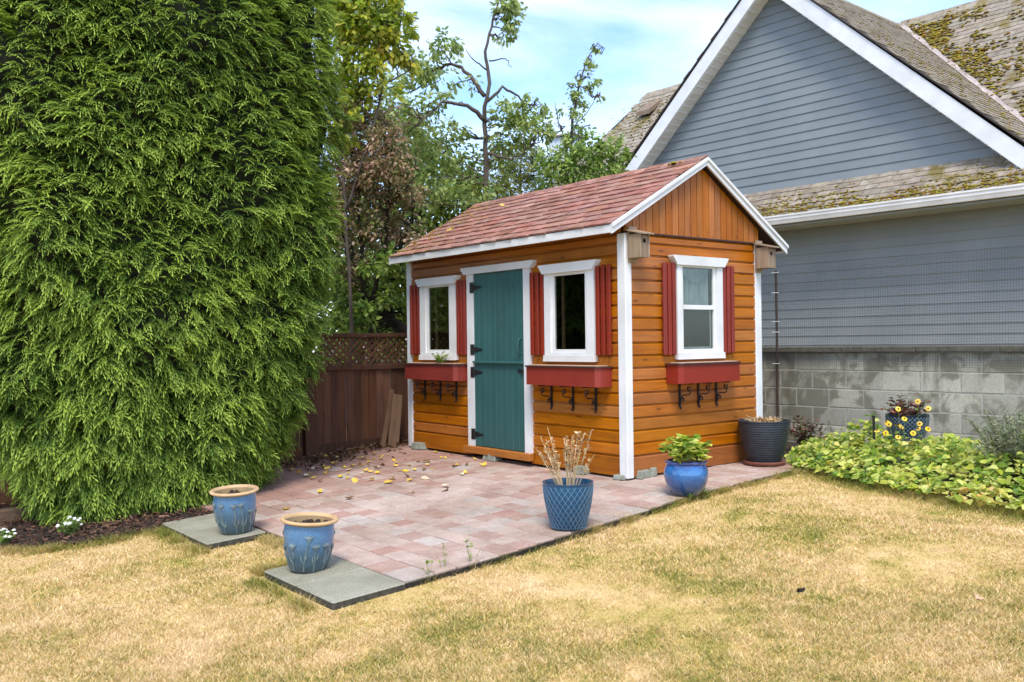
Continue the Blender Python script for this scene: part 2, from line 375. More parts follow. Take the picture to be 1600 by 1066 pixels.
MT['burgundy'] = leafm('burgundy_leaf', [(.1, (.05, .022, .018)), (.6, (.14, .06, .04)), (.95, (.26, .08, .06))], .3, .02, .25)
MT['lavender'] = leafm('grey_green_needles', [(.1, (.12, .12, .06)), (.45, (.22, .25, .13)), (.8, (.31, .37, .19)), (.97, (.38, .33, .28))], .25, .02, .3, .8)
MT['straw'] = simple('straw_stem', (.48, .32, .16, 1), (.68, .52, .30, 1), 10, rough=.8)
MT['lav_stem'] = simple('lavender_twig', (.10, .085, .06, 1), (.20, .18, .12, 1), 10, rough=.8)
MT['green_stem'] = simple('green_stem', (.12, .16, .04, 1), (.22, .26, .08, 1), 10, rough=.7)
MT['soil'] = simple('dark_soil', (.020, .014, .010, 1), (.06, .042, .03, 1), 30, 7, .95, .8, .02, jitter=False)
MT['yellow'] = simple('yellow_petal', (.70, .40, .02, 1), (.82, .56, .05, 1), 20, rough=.6)
MT['white_flower'] = simple('white_petal', (.7, .72, .66, 1), (.8, .8, .76, 1), 20, rough=.7)
MT['green_plain'] = simple('mid_green', (.08, .16, .04, 1), (.16, .26, .07, 1), 12, rough=.6)
def leaf_fall():
    t = NT('fallen_leaf'); r = t.rand(); c = t.ramp(r, [(0, (.62, .40, .05)), (.3, (.70, .50, .14)), (.5, (.52, .30, .06)), (.68, (.66, .56, .33)), (.86, (.24, .12, .05)), (1, (.6, .42, .1))], 'CONSTANT')
    return t.done(t.vary(c, .15, .1), .7, None, transl=.15)
MT['fallen'] = leaf_fall()
def lawnm(name, transl=0):
    t = NT(name); w = t.coord('Position', jitter=False); b = t.noise(w, 1.05, 6, .62, .4); m = t.noise(w, 4.2, 5, .65)
    f = t.math('ADD', t.math('ADD', t.math('MULTIPLY', b, .62), -.03), t.math('MULTIPLY', m, .45))
    if transl:
        a = t.n('Attribute', attribute_name='rnd').outputs['Fac']; f = t.math('ADD', f, t.math('MULTIPLY', t.math('SUBTRACT', a, .5), .34))
    c = t.ramp(f, [(.30, (.24, .27, .055)), (.38, (.42, .37, .09)), (.45, (.60, .46, .165)), (.54, (.73, .54, .25)), (.67, (.80, .625, .37))])
    if transl: c = t.vary(c, .22, .1, .012, a)
    else: c = t.mix(1, c, t.ramp(t.noise(w, 45, 4, .7), [(.3, (.68, .62, .55)), (.7, (1, .98, .95))]), 'MULTIPLY')
    return t.done(c, .9, t.noise(w, 60, 4) if not transl else None, .8, .02, .1, transl=transl or None)
MT['lawn'] = lawnm('dry_lawn'); MT['grass'] = lawnm('grass_blades', .3)
def glaze(name, stops, rough=.18, coat=.6, zr=(0, .3)):
    t = NT(name); c = t.coord('Object', jitter=False); s = t.n('SeparateXYZ'); t.l(c, s.inputs[0])
    mr = t.n('MapRange'); mr.inputs['From Min'].default_value = zr[0]; mr.inputs['From Max'].default_value = zr[1]; t.l(s.outputs[2], mr.inputs[0])
    n = t.noise(t.coord('Object'), 9, 5, .6); f = t.math('ADD', mr.outputs[0], t.math('MULTIPLY', t.math('SUBTRACT', n, .5), .45))
    col = t.ramp(f, stops); sp = t.noise(t.coord('Object'), 90, 2); col = t.mix(1, col, t.ramp(sp, [(.3, (.8, .8, .8)), (.7, (1.12, 1.12, 1.12))]), 'MULTIPLY')
    return t.done(col, rough, n, .05, .003, .5, 0, coat)
MT['glaze_flower'] = glaze('speckled_blue_glaze', [(.0, (.052, .090, .105)), (.35, (.060, .120, .165)), (.7, (.085, .195, .335)), (1, (.10, .24, .42))], .3, .4)
MT['relief'] = simple('raised_glaze_pattern', (.075, .125, .145, 1), (.20, .26, .26, 1), 25, rough=.35, coat=.3, spec=.5)
MT['terracotta_rim'] = simple('tan_clay_rim', (.42, .26, .12, 1), (.55, .37, .19, 1), 9, rough=.7)
MT['clay_in'] = simple('clay_inside', (.30, .20, .10, 1), (.40, .28, .15, 1), 9, rough=.85)
MT['glaze_cobalt'] = glaze('cobalt_glaze', [(.0, (.012, .04, .13)), (.45, (.03, .11, .30)), (.68, (.045, .185, .46)), (.86, (.03, .13, .42)), (.93, (.008, .02, .12)), (1, (.01, .03, .16))], .12, .8, (0, .27))
MT['cobalt_rim'] = simple('cobalt_rim', (.015, .03, .16, 1), (.10, .14, .34, 1), 22, rough=.2, coat=.6, spec=.5)
MT['lattice_pot'] = glaze('lattice_pot_glaze', [(0, (.006, .035, .075)), (.5, (.008, .055, .125)), (1, (.012, .075, .16))], .3, .3)
MT['lattice_line'] = simple('lattice_relief', (.06, .15, .25, 1), (.11, .23, .34, 1), 20, rough=.35, spec=.5)
MT['dark_lattice_pot'] = simple('navy_glaze', (.006, .012, .026, 1), (.012, .024, .05, 1), 20, rough=.3, spec=.5)
MT['pale_line'] = simple('pale_relief', (.10, .15, .20, 1), (.20, .26, .31, 1), 20, rough=.4)
MT['slate_pot'] = simple('slate_plastic', (.016, .020, .026, 1), (.030, .036, .044, 1), 16, rough=.45, spec=.4)
MT['saucer'] = simple('brown_saucer', (.14, .045, .026, 1), (.22, .085, .05, 1), 14, rough=.5)
MT['wire'] = simple('netting_wire', (.05, .055, .055, 1), (.09, .095, .095, 1), 30, rough=.6)
MT['rust'] = simple('rusty_post', (.035, .022, .015, 1), (.075, .045, .03, 1), 30, rough=.8)
MT['far_wall'] = simple('pale_far_wall', (.55, .62, .70, 1), (.62, .68, .75, 1), 2, rough=.8)

# ------------------------------------------------------------------ ground, lawn, beds
def inside(poly, x, y):
    poly = np.asarray(poly); x = np.asarray(x); y = np.asarray(y); c = np.zeros(x.shape, bool); j = len(poly) - 1
    for i in range(len(poly)):
        xi, yi = poly[i]; xj, yj = poly[j]
        c ^= ((yi > y) != (yj > y)) & (x < (xj - xi) * (y - yi) / (yj - yi + 1e-12) + xi); j = i
    return c
gm = MB(); gm.add([(-300, -300, -1.6), (300, -300, -1.6), (300, 300, -1.6), (-300, 300, -1.6)], [(0, 1, 2, 3)])
tag(gm.build('ground', MT['soil']), kind='structure')
LAWN_Z = -.042
def sheet(name, x0, x1, y0, y1, step, zoff, mat, amp=.0):
    nx = int((x1 - x0) / step) + 1; ny = int((y1 - y0) / step) + 1; m = MB()
    for j in range(ny):
        for i in range(nx):
            x = x0 + (x1 - x0) * i / (nx - 1); y = y0 + (y1 - y0) * j / (ny - 1)
            m.v.append((x, y, gnd(y) + zoff + amp * mnoise.noise(Vector((x * 1.3, y * 1.3, 0)))))
    for j in range(ny - 1):
        for i in range(nx - 1):
            a = j * nx + i; m.f.append((a, a + 1, a + nx + 1, a + nx))
    return m.build(name, mat, smooth=True)
tag(sheet('lawn', -12, 12, -12, 14, .25, LAWN_Z, MT['lawn'], .012), kind='structure')
# patio edge towards the lawn, and its outline
PE = [(-4.53, 2.77), (-4.545, 3.41), (-4.62, 4.19), (-4.67, 4.86), (-4.78, 5.70), (-4.95, 7.06), (-5.30, 7.75)]
PATIO = PE + [(-9.5, 7.75), (-9.5, 2.77)]
def edge_x(y):
    ys = [p[1] for p in PE]; xs = [p[0] for p in PE]; return float(np.interp(y, ys, xs))
# flower bed by the block wall, mulch bed under the hedge: low soil sheets
BED = [(-5.50, 7.85), (-5.1, 7.33), (-4.48, 7.02), (-3.78, 6.78), (-3.2, 6.60), (-2.74, 6.54), (-1.2, 6.35), (1.5, 6.2), (3, 6.2), (3, 9.4), (-9.5, 8.9), (-9.5, 7.8)]
MULCH = [(-7.33, 2.28), (-7.30, 1.75), (-7.5, 1.40), (-7.85, 1.15), (-8.3, .75), (-8.6, -1.5), (-9.7, -1.5), (-9.7, 2.75), (-7.42, 2.75)]
def polysheet(name, poly, zoff, mat):
    m = bmesh.new(); vs = [m.verts.new((x, y, 0)) for x, y in poly]; m.faces.new(vs)
    bmesh.ops.triangulate(m, faces=m.faces[:])
    bmesh.ops.subdivide_edges(m, edges=m.edges[:], cuts=5, use_grid_fill=True)
    for v in m.verts: v.co.z = gnd(v.co.y) + zoff
    me = bpy.data.meshes.new(name); m.to_mesh(me); m.free(); return link(name, me, mat)
tag(polysheet('flower_bed', [(a, b + (.22 if i < 9 else 0)) for i, (a, b) in enumerate(BED)], -.022, MT['soil']), kind='structure')
tag(polysheet('mulch_bed', MULCH, -.012, MT['soil']), kind='structure')

# ------------------------------------------------------------------ patio and slabs
patio = polysheet('patio', [(x + (.012 if i < len(PE) else 0), y) for i, (x, y) in enumerate(PATIO)], -.008, MT['sand']); tag(patio, kind='structure')
rows = [2.775, 2.983]
while rows[-1] < 7.72: rows.append(rows[-1] + .1645)
SHED = (-9.08, -5.59, 5.66, 7.51)      # x0 x1 y0 y1
pcs = []
for ri in range(len(rows) - 1):
    y0, y1 = rows[ri], rows[ri + 1]; xe = edge_x((y0 + y1) / 2)
    x = xe; first = True
    if y1 > 7.74: break
    while x > -9.5:
        w = random.choice([.165, .245, .245, .165, .205, .325 if ri == 0 else .245])
        if first and ri % 2: w = .165
        first = False
        xa = x - w
        mx, my = (x + xa) / 2, (y0 + y1) / 2
        if not (my > SHED[2] + .12 and mx < SHED[1] - .12): pcs.append((xa, x, y0, y1))
        x = xa
def vis_size(p):
    P = np.array([(p[0] + p[1]) / 2, (p[2] + p[3]) / 2, gnd((p[2] + p[3]) / 2)]) - CAM_P; c = CAM_R.T @ P
    if c[2] < .5 or abs(c[0] / c[2]) > .62: return 0
    hidden = inside([(-9.7, .9), (-7.6, .9), (-7.4, 3.4), (-7.9, 4.1), (-9.7, 4.3)], np.array([mx_(p)]), np.array([(p[2] + p[3]) / 2]))[0]
    return 0 if hidden else (p[1] - p[0]) / c[2] ** 3
def mx_(p): return (p[0] + p[1]) / 2
pcs.sort(key=vis_size, reverse=True)
pmesh = {}
def paver_mesh(w, d):
    k = (round(w, 3), round(d, 3))
    if k not in pmesh:
        me = bevel_box((-w / 2 + .0032, -d / 2 + .0032, -.05), (w / 2 - .0032, d / 2 - .0032, 0), .005, 'paver'); me.materials.append(MT['paver']); pmesh[k] = me
    return pmesh[k]
rest = MB()
for i, p in enumerate(pcs):
    w, d = p[1] - p[0], p[3] - p[2]; cy = (p[2] + p[3]) / 2; z = gnd(cy) + random.gauss(0, .0016) + .004
    sl = math.atan(.06) if cy < 5.5 else math.atan(.015)
    if i < 290:
        link('paver', paver_mesh(w, d), None, patio, (mx_(p), cy, z), (sl + random.gauss(0, .004), random.gauss(0, .004), random.gauss(0, .003)))
    else:
        zz = lambda y: gnd(y) + .003 + random.gauss(0, .0006)
        a, b, c_, e = p[0] + .003, p[1] - .003, p[2] + .003, p[3] - .003
        rest.add([(a, c_, zz(c_)), (b, c_, zz(c_)), (b, e, zz(e)), (a, e, zz(e)), (a - .002, c_ - .002, zz(c_) - .04), (b + .002, c_ - .002, zz(c_) - .04), (b + .002, e + .002, zz(e) - .04), (a - .002, e + .002, zz(e) - .04)],
                 [(0, 1, 2, 3), (4, 5, 1, 0), (5, 6, 2, 1), (6, 7, 3, 2), (7, 4, 0, 3)])
if rest.v: tag(rest.build('distant_pavers', MT['paver'], patio), kind='stuff')
def slab(x0, x1, y0, y1, label):
    root = empty('concrete_slab', ((x0 + x1) / 2, (y0 + y1) / 2, gnd((y0 + y1) / 2)))
    root.rotation_euler = (math.atan(.06), 0, 0); w = (x1 - x0) / 2; d = (y1 - y0) / 2
    for a, b in ((-w, -.004), (.004, w)):
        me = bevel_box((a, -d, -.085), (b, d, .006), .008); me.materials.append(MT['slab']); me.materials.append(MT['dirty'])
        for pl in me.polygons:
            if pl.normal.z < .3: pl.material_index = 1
        link('paving_stone', me, None, root)
    tag(root, label, 'slab', 'concrete slabs before the patio')
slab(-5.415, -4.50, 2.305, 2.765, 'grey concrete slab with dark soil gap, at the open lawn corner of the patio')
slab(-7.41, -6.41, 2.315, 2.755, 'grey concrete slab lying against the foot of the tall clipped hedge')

eg = MB()
for i in range(60):
    ya, yb = 2.775 + 2.5 * i / 60, 2.775 + 2.5 * (i + 1) / 60; xa, xb = edge_x(ya) + .010 + .004 * math.sin(i * .9), edge_x(yb) + .010 + .004 * math.sin((i + 1) * .9); za, zb = gnd(ya), gnd(yb)
    for t0, t1 in ((0, .007),): eg.add([(xa + t0, ya, za - .07), (xb + t0, yb, zb - .07), (xb + t0, yb, zb - .010), (xa + t0, ya, za - .010), (xa + t1, ya, za - .07), (xb + t1, yb, zb - .07), (xb + t1, yb, zb - .010), (xa + t1, ya, za - .010)], [(0, 1, 2, 3), (7, 6, 5, 4), (3, 2, 6, 7)])
tag(eg.build('lawn_edging', MT['iron']), 'thin black lawn edging strip between the brick patio and dry lawn', 'edging')
# ------------------------------------------------------------------ the shed
X0, X1, Y0, Y1 = SHED
shed = empty('garden_shed', (-7.3, 6.6, 0)); tag(shed, 'orange stained wooden garden shed with red shingle roof and teal stable door', 'shed')
def sh(mb, name, mat, parent=shed, smooth=False):
    o = mb.build(name, mat, parent, smooth=smooth)
    o.matrix_parent_inverse = Matrix.Identity(4)
    if parent is shed: o.location = tuple(-c for c in shed.location)
    return o
def part(mesh, name, mat, loc, rot=(0, 0, 0), parent=shed):
    o = link(name, mesh, mat, parent, rot=rot)
    base = Vector(shed.location) if parent is shed else Vector((0, 0, 0))
    o.location = Vector(loc) - base
    return o
bcache = {}
def board_mesh(L, h, t=.02):
    k = (round(L, 3), round(h, 3))
    if k not in bcache:
        m = MB(); m.prism([(0, 0), (0, h), (-.002, h), (-.002, h - .010), (-t, h - .026), (-t, .002), (-t + .003, 0)], 'x', 0, L); bcache[k] = m.mesh('wall_board')
    return bcache[k]
zr = [.03, .215]
while zr[-1] + .1085 < 2.13: zr.append(zr[-1] + .1085)
zr.append(2.135); ZTOP = 2.245
WIN = [(-8.765, -8.076, 1.02, 1.92), (-6.606, -5.931, 1.02, 1.92)]; DOOR = (-7.878, -6.841, .06, 1.98)
GWIN = (6.264, 6.894, 1.03, 1.96)
def segs(a, b, holes):
    out = []; x = a
    for h0, h1 in sorted(holes):
        if h0 > x: out.append((x, h0))
        x = max(x, h1)
    if x < b: out.append((x, b))
    return out
for i in range(len(zr) - 1):
    z0, z1 = zr[i], zr[i + 1]; h = z1 - z0 - .001
    hol = [(w[0] + .05, w[1] - .05) for w in WIN if z1 > w[2] + .1 and z0 < w[3] - .1]
    if z1 > DOOR[2] and z0 < DOOR[3] - .06: hol.append((DOOR[0] + .03, DOOR[1] - .03))
    mat = MT['cedar_low'] if i == 0 else MT['cedar']
    for a, b in segs(X0 + .05, X1 - .04, hol):
        me = board_mesh(b - a, h).copy() if i == 0 else board_mesh(b - a, h); part(me, 'wall_board', mat, (a, Y0 + .01, z0))
    hol = [(GWIN[0] + .05, GWIN[1] - .05)] if z1 > GWIN[2] + .1 and z0 < GWIN[3] - .1 else []
    for a, b in segs(Y0 + .03, Y1 - .04, hol):
        me = board_mesh(b - a, h).copy() if i == 0 else board_mesh(b - a, h); part(me, 'wall_board', mat, (X1 - .01, a, z0), (0, 0, R_(90)))
part(board_mesh(X1 - X0 - .1, ZTOP - 2.136), 'wall_board', MT['cedar'], (X0 + .05, Y0 + .01, 2.136))
m = MB(); m.prism([(Y0 + .03, 2.13), (Y1 - .03, 2.13), (Y1 - .03, 2.27), (6.655, 2.81), (Y0 + .03, 2.25)], 'x', X0, X0 + .02); sh(m, 'far_gable', MT['cedar_low'])
# inner shell (back and left walls) and dark room
m = MB(); m.box((X0, Y1 - .02, .03), (X1 - .03, Y1, 2.3)); sh(m, 'back_wall', MT['cedar_low'])
m = MB(); m.box((X0, Y0 + .03, .03), (X0 + .02, Y1 - .03, 2.13)); sh(m, 'side_wall', MT['cedar_low'])
m = MB(); m.box((X0 + .03, Y0 + .04, .05), (X1 - .04, Y1 - .04, .08)); sh(m, 'floor', MT['dark'])
m = MB(); m.box((X0 + .03, Y0 + .75, .09), (X1 - .45, Y0 + .77, 2.1)); sh(m, 'inner_lining', MT['dark'])
# corner posts
for a, b in (((X1 - .078, Y0 - .022, .02), (X1 + .022, Y0 + .058, 2.125)), ((X0 - .012, Y0 - .022, .02), (X0 + .085, Y0 + .09, 2.125)), ((X1 - .09, Y1 - .080, .04), (X1 + .022, Y1 + .012, 2.125))):
    c = [(p + q) / 2 for p, q in zip(a, b)]; part(bevel_box([p - q for p, q in zip(a, c)], [p - q for p, q in zip(b, c)], .006), 'corner_post', MT['white'], c)
# roof geometry
EY, RY, BY = 5.44, 6.655, 7.85; EZ, RZ, BZ = 2.185, 2.875, 2.131
fs = (RZ - EZ) / (RY - EY); bs = (RZ - BZ) / (BY - RY); RX0, RX1 = -9.10, -5.525
def roof_z(y): return EZ + (y - EY) * fs if y < RY else RZ - (y - RY) * bs
# gable boards
y = Y0 + .005; gw = .0845
while y < Y1 - .01:
    y2 = min(y + gw, Y1 - .005); m = MB(); ym = (y + y2) / 2
    def tp(yy): return roof_z(yy) - .075
    a, b = y + .004, y2 - .004; dd = X1 + .004
    pts = [(a, 2.143), (b, 2.143), (b, tp(b))] + ([(RY, tp(RY))] if a < RY < b else []) + [(a, tp(a))]
    if min(p[1] for p in pts[2:]) > 2.15:
        n = len(pts); c0 = (X1 - .02, ym, 2.143); m2 = MB()
        m2.prism([(p[0] - ym, p[1] - 2.143) for p in pts], 'x', 0, .026); m2.prism([(p[0] - ym, p[1] - 2.143) for p in [(y, 2.143), (y2, 2.143), (y2, tp(y2)), (y, tp(y))]], 'x', -.004, .012)
        part(m2.mesh('gable_board'), 'gable_board', MT['cedar_v'], c0)
    y = y2
m = MB(); m.box((X1 - .02, Y0 + .0, 2.128), (X1 + .018, Y1, 2.142)); sh(m, 'gable_trim', MT['darkrim'])
# deck
def slope_slab(x0, x1, ya, za, yb, zb, t0, t1):
    mm = MB(); mm.prism([(ya, za - t0), (yb, zb - t0), (yb, zb - t1), (ya, za - t1)], 'x', x0, x1); return mm
sh(slope_slab(RX0 + .01, RX1 - .01, EY + .01, EZ, RY, RZ, .012, .05), 'roof_deck', MT['darkrim'])
sh(slope_slab(RX0 + .01, RX1 - .01, BY - .01, BZ, RY, RZ, .012, .05), 'roof_deck', MT['darkrim'])
# white trim boards: eave fascia, rakes
m = MB(); m.box((RX0, EY - .012, EZ - .075), (RX1 - .002, EY + .006, EZ - .008)); sh(m, 'eave_fascia', MT['white'])
m = MB(); m.box((RX0, BY - .006, BZ - .075), (RX1 - .002, BY + .012, BZ - .008)); sh(m, 'eave_fascia', MT['white'])
for ya, za, s_ in ((EY - .012, EZ, 1), (BY + .012, BZ, -1)):
    m = MB(); e = RY - s_ * .0005; m.prism([(ya, za - .006), (e, RZ - .006), (e, RZ - .072), (ya, za - .086)], 'x', RX1, RX1 + .02)
    m.prism([(ya - s_ * .004, za + .0), (e, RZ + .0), (e, RZ - .028), (ya - s_ * .004, za - .030)], 'x', RX1 + .018, RX1 + .036)
    sh(m, 'rake_board', MT['white'])
    m = MB(); e = RY - s_ * .0005; m.prism([(ya, za - .006), (e, RZ - .006), (e, RZ - .072), (ya, za - .086)], 'x', RX0 - .02, RX0); sh(m, 'rake_board', MT['white'])
# shingles
sl = math.hypot(RY - EY, RZ - EZ); ang = math.atan(fs); expo = sl / 11.0
smesh = []
for k in range(5):
    w = .25; L = .19; mm = MB(); q = [random.uniform(-.011, .011) for _ in range(4)]
    pt = lambda x, y_, z: (x, y_, z)
    g0 = random.uniform(.002, .007)
    mm.add([(0.002 + g0, q[0] * .8, -.004), (w / 2, q[1] * .5, -.004), (w - .002, q[2] * .8, -.004), (w - .002, L, -.004), (.002, L, -.004),
            (0.002 + g0, q[0] * .8, .012 + q[3] * .5), (w / 2, q[1] * .5, .013), (w - .002, q[2] * .8, .012 + q[1] * .5), (w - .002, L, .004), (.002, L, .004)],
           [(0, 4, 3, 2, 1), (5, 6, 7, 8, 9), (0, 1, 6, 5), (1, 2, 7, 6), (2, 3, 8, 7), (3, 4, 9, 8), (4, 0, 5, 9)])
    me = mm.mesh('shingle'); me.materials.append(MT['shingle']); smesh.append(me)
cutm = {}
for r in range(11):
    s0 = r * expo - .012; x = RX0 + (-.125 if r % 2 else 0) - (.06 if r % 3 == 1 else 0)
    while x < RX1 - .01:
        xs = x; w = .25
        if x < RX0 - .005 or x + w > RX1 + .012:
            a = max(x, RX0 - .008); b = min(x + w, RX1 + .008)
            if b - a > .03:
                mm = MB(); mm.box((0.002, 0, -.004), (b - a - .002, .19, .009)); me = mm.mesh('shingle'); me.materials.append(MT['shingle'])
                xs = a
            else: me = None
        else: me = random.choice(smesh)
        if me:
            yy = EY - .012 + s0 * math.cos(ang); zz = EZ + s0 * math.sin(ang) + .006
            part(me, 'shingle', None, (xs, yy, zz), (ang - .055 + random.gauss(0, .006), random.gauss(0, .006), random.gauss(0, .010)))
        x += w
m = MB(); bl_ = math.hypot(BY - RY, RZ - BZ); nb = 11
for r in range(nb):
    f0, f1 = r / nb, min(1, (r + 1.15) / nb); ya = BY + (RY - BY) * f0; yb = BY + (RY - BY) * f1
    m.prism([(ya, roof_z(ya) + .012), (yb, roof_z(yb) + .002), (yb, roof_z(yb) - .01), (ya, roof_z(ya) - .004)], 'x', RX0 - .008, RX1 + .01)
sh(m, 'back_shingles', MT['deck'])
x = RX0 - .01
while x < RX1:
    L = min(.2, RX1 + .012 - x); m = MB(); zt = RZ + .016
    m.prism([(-.075, -.075 * fs), (0, 0), (.075, -.075 * bs), (.075, -.075 * bs + .008), (0, .010), (-.075, -.075 * fs + .008)], 'x', 0, L)
    part(m.mesh('ridge_cap'), 'ridge_cap', MT['shingle'], (x, RY, zt + random.gauss(0, .002)), (0, R_(1.2) + random.gauss(0, .008), 0)); x += .17
# roof moss and litter on the left end
def blobs(n, fpos, size, seed=1):
    r2 = np.random.default_rng(seed); t = MB(); t.lathe([(1, -.1), (.8, .35), (.35, .62)], 6, cap0=False, cap1=True)
    tv = np.array(t.v); tri = []
    for f in t.f:
        for k in range(1, len(f) - 1): tri.append((f[0], f[k], f[k + 1]))
    P = np.array([fpos(r2) for _ in range(n)]); a = r2.uniform(0, 6.28, n); rot = np.zeros((n, 3, 3)); rot[:, 0, 0] = np.cos(a); rot[:, 0, 1] = -np.sin(a); rot[:, 1, 0] = np.sin(a); rot[:, 1, 1] = np.cos(a); rot[:, 2, 2] = 1
    s = np.stack([r2.uniform(*size, n), r2.uniform(*size, n), r2.uniform(*size, n) * .7], axis=1)
    return scatter('moss', tv, np.array(tri), P, rot, s, r2.random(n))
def mp1(r2):
    k = abs(r2.normal(0, .45)); x = RX0 + .02 + min(k, 1.4); r = r2.integers(0, 11); s = min(max(r * expo + r2.normal(0, .012), .0), sl - .02)
    return (x, EY - .01 + s * math.cos(ang), EZ + s * math.sin(ang) + .012)
o = part(blobs(520, mp1, (.006, .022), 3), 'moss', MT['moss'], (0, 0, 0)); tag(o, kind='stuff')
o = part(blobs(14, lambda r2: (RX1 - .3 + r2.normal(0, .05), RY - .06 + r2.normal(0, .03), roof_z(RY - .06) + .02), (.01, .03), 5), 'moss', MT['moss'], (0, 0, 0)); tag(o, kind='stuff')

# --- windows: local x along the wall, -y outward
def window(loc, rz, W, H, glass, head, kind):
    fr = MB(); gx0, gx1, gz0, gz1 = glass; p = -.045
    fr.box((0, p, 0), (gx0 - .035, .0, H - .085)); fr.box((gx1 + .035, p, 0), (W, 0, H - .085))
    fr.box((gx0 - .0345, p - .003, -.0), (gx1 + .0345, 0, gz0 - .035)); fr.box((gx0 - .0345, p + .002, gz1 + .03), (gx1 + .0345, 0, H - .086))
    o = link('window', fr.mesh('window'), MT['white'], shed); o.location = Vector(loc) - Vector(shed.location); o.rotation_euler = (0, 0, rz)
    h0, h1 = head
    hd = MB(); hd.prism([(h0, H), (h1, H), (h1 + .0, H - .012), (h1 - .045, H - .07), (h1 - .05, H - .084), (h0 + .05, H - .084), (h0 + .045, H - .07), (h0, H - .012)], 'y', p - .022, 0); hd.build('head_trim', MT['white'], o)
    si = MB(); si.prism([(-.012, -.002), (W + .012, -.002), (W + .004, .055), (-.004, .055)], 'y', p - .014, p - .0035); si.build('sill', MT['white'], o)
    sa = MB(); q = -.028
    for a, b in (((gx0 - .034, q, gz0 - .034), (gx0, 0, gz1 + .029)), ((gx1, q, gz0 - .034), (gx1 + .034, 0, gz1 + .029)), ((gx0 + .0005, q + .001, gz0 - .034), (gx1 - .0005, 0, gz0)), ((gx0 + .0005, q + .001, gz1), (gx1 - .0005, 0, gz1 + .029))): sa.box(a, b)
    if kind == 'hung': zm = (gz0 + gz1) / 2 + .01; sa.box((gx0 + .001, q - .006, zm - .02), (gx1 - .001, -.004, zm + .02))
    sa.build('sash', MT['vinyl'], o)
    pn = MB(); pn.box((gx0, -.014, gz0), (gx1, -.011, gz1)); pn.build('pane', MT['glass'], o)
    if kind == 'hung':
        cu = MB(); n = 40
        for i in range(n + 1):
            f = i / n; x = gx0 + .004 + (gx1 - gx0 - .008) * f; dy = .03 + .012 * math.sin(f * 38) + .006 * math.sin(f * 91)
            cu.v += [(x, dy, zm + .02), (x, dy * .8 + .006, gz1 - .005)]
            if i: b = 2 * i; cu.f.append((b - 2, b, b + 1, b - 1))
        cu.build('curtain', MT['lace'], o, smooth=True)
        sw = MB()
        for i in range(13):
            f = i / 12; x = gx0 + .02 + (gx1 - gx0 - .04) * f; d = .10 * (1 - (2 * f - 1) ** 2)
            sw.v += [(x, .018, gz1 - .01), (x, .012, gz1 - .03 - d)]
            if i: b = 2 * i; sw.f.append((b - 2, b, b + 1, b - 1))
        sw.build('valance', MT['lace'], o, smooth=True)
        sc = MB(); sc.box((gx0 + .004, -.008, gz0 + .004), (gx1 - .035, -.005, zm - .02)); sc.build('insect_screen', MT['screen'], o)
        st = MB(); st.box((gx1 - .035, -.0105, gz0 + .002), (gx1 - .022, -.002, zm - .0205)); st.box((gx0 + .004, -.0105, gz0 + .002), (gx1 - .036, -.002, gz0 + .02)); st.build('screen_frame', MT['vinyl'], o)
        for f in (.2, .72):
            lt = MB(); xx = gx0 + (gx1 - gx0) * f; lt.box((xx, -.018, gz0 - .006), (xx + .022, -.0145, gz0 + .006)); lt.build('latch', MT['iron'], o)
    else:
        cu = MB(); cu.box((gx0 + .02, .05, gz0), (gx0 + .045, .07, gz1)); cu.build('inner_post', MT['plank'], o)
    return o
window((WIN[0][0], Y0 - .008, WIN[0][2]), 0, .689, .9, (.145, .553, .11, .795), (-.06, .755), 'fixed')
window((WIN[1][0], Y0 - .008, WIN[1][2]), 0, .675, .9, (.122, .545, .11, .79), (-.06, .73), 'fixed')
window((X1 + .008, GWIN[0], GWIN[2]), R_(90), .63, .93, (.093, .514, .09, .83), (-.07, .693), 'hung')
def shutter(loc, rz, W, H):
    o = empty('shutter'); o.parent = shed; o.location = Vector(loc) - Vector(shed.location); o.rotation_euler = (0, 0, rz)
    for k in range(6):
        z = .06 + (H - .12) * k / 5; b = MB(); b.box((.004, -.016, z - .014), (W - .004, 0, z + .014)); b.build('batten', MT['red'], o)
    for k in range(3):
        x = (W - .043) * k / 2; link('slat', bevel_box((0, -.04, 0), (.043, -.0165, H), .004), MT['red'], o, (x, 0, random.gauss(0, .003)))
for x0_, x1_ in ((-8.985, -8.785), (-8.058, -7.895), (-6.822, -6.626), (-5.915, -5.735)): shutter((x0_, Y0 - .009, 1.075), 0, x1_ - x0_, .79)
for y0_, y1_ in ((6.09, 6.252), (6.906, 7.072)): shutter((X1 + .009, y0_, 1.07), R_(90), y1_ - y0_, .82)
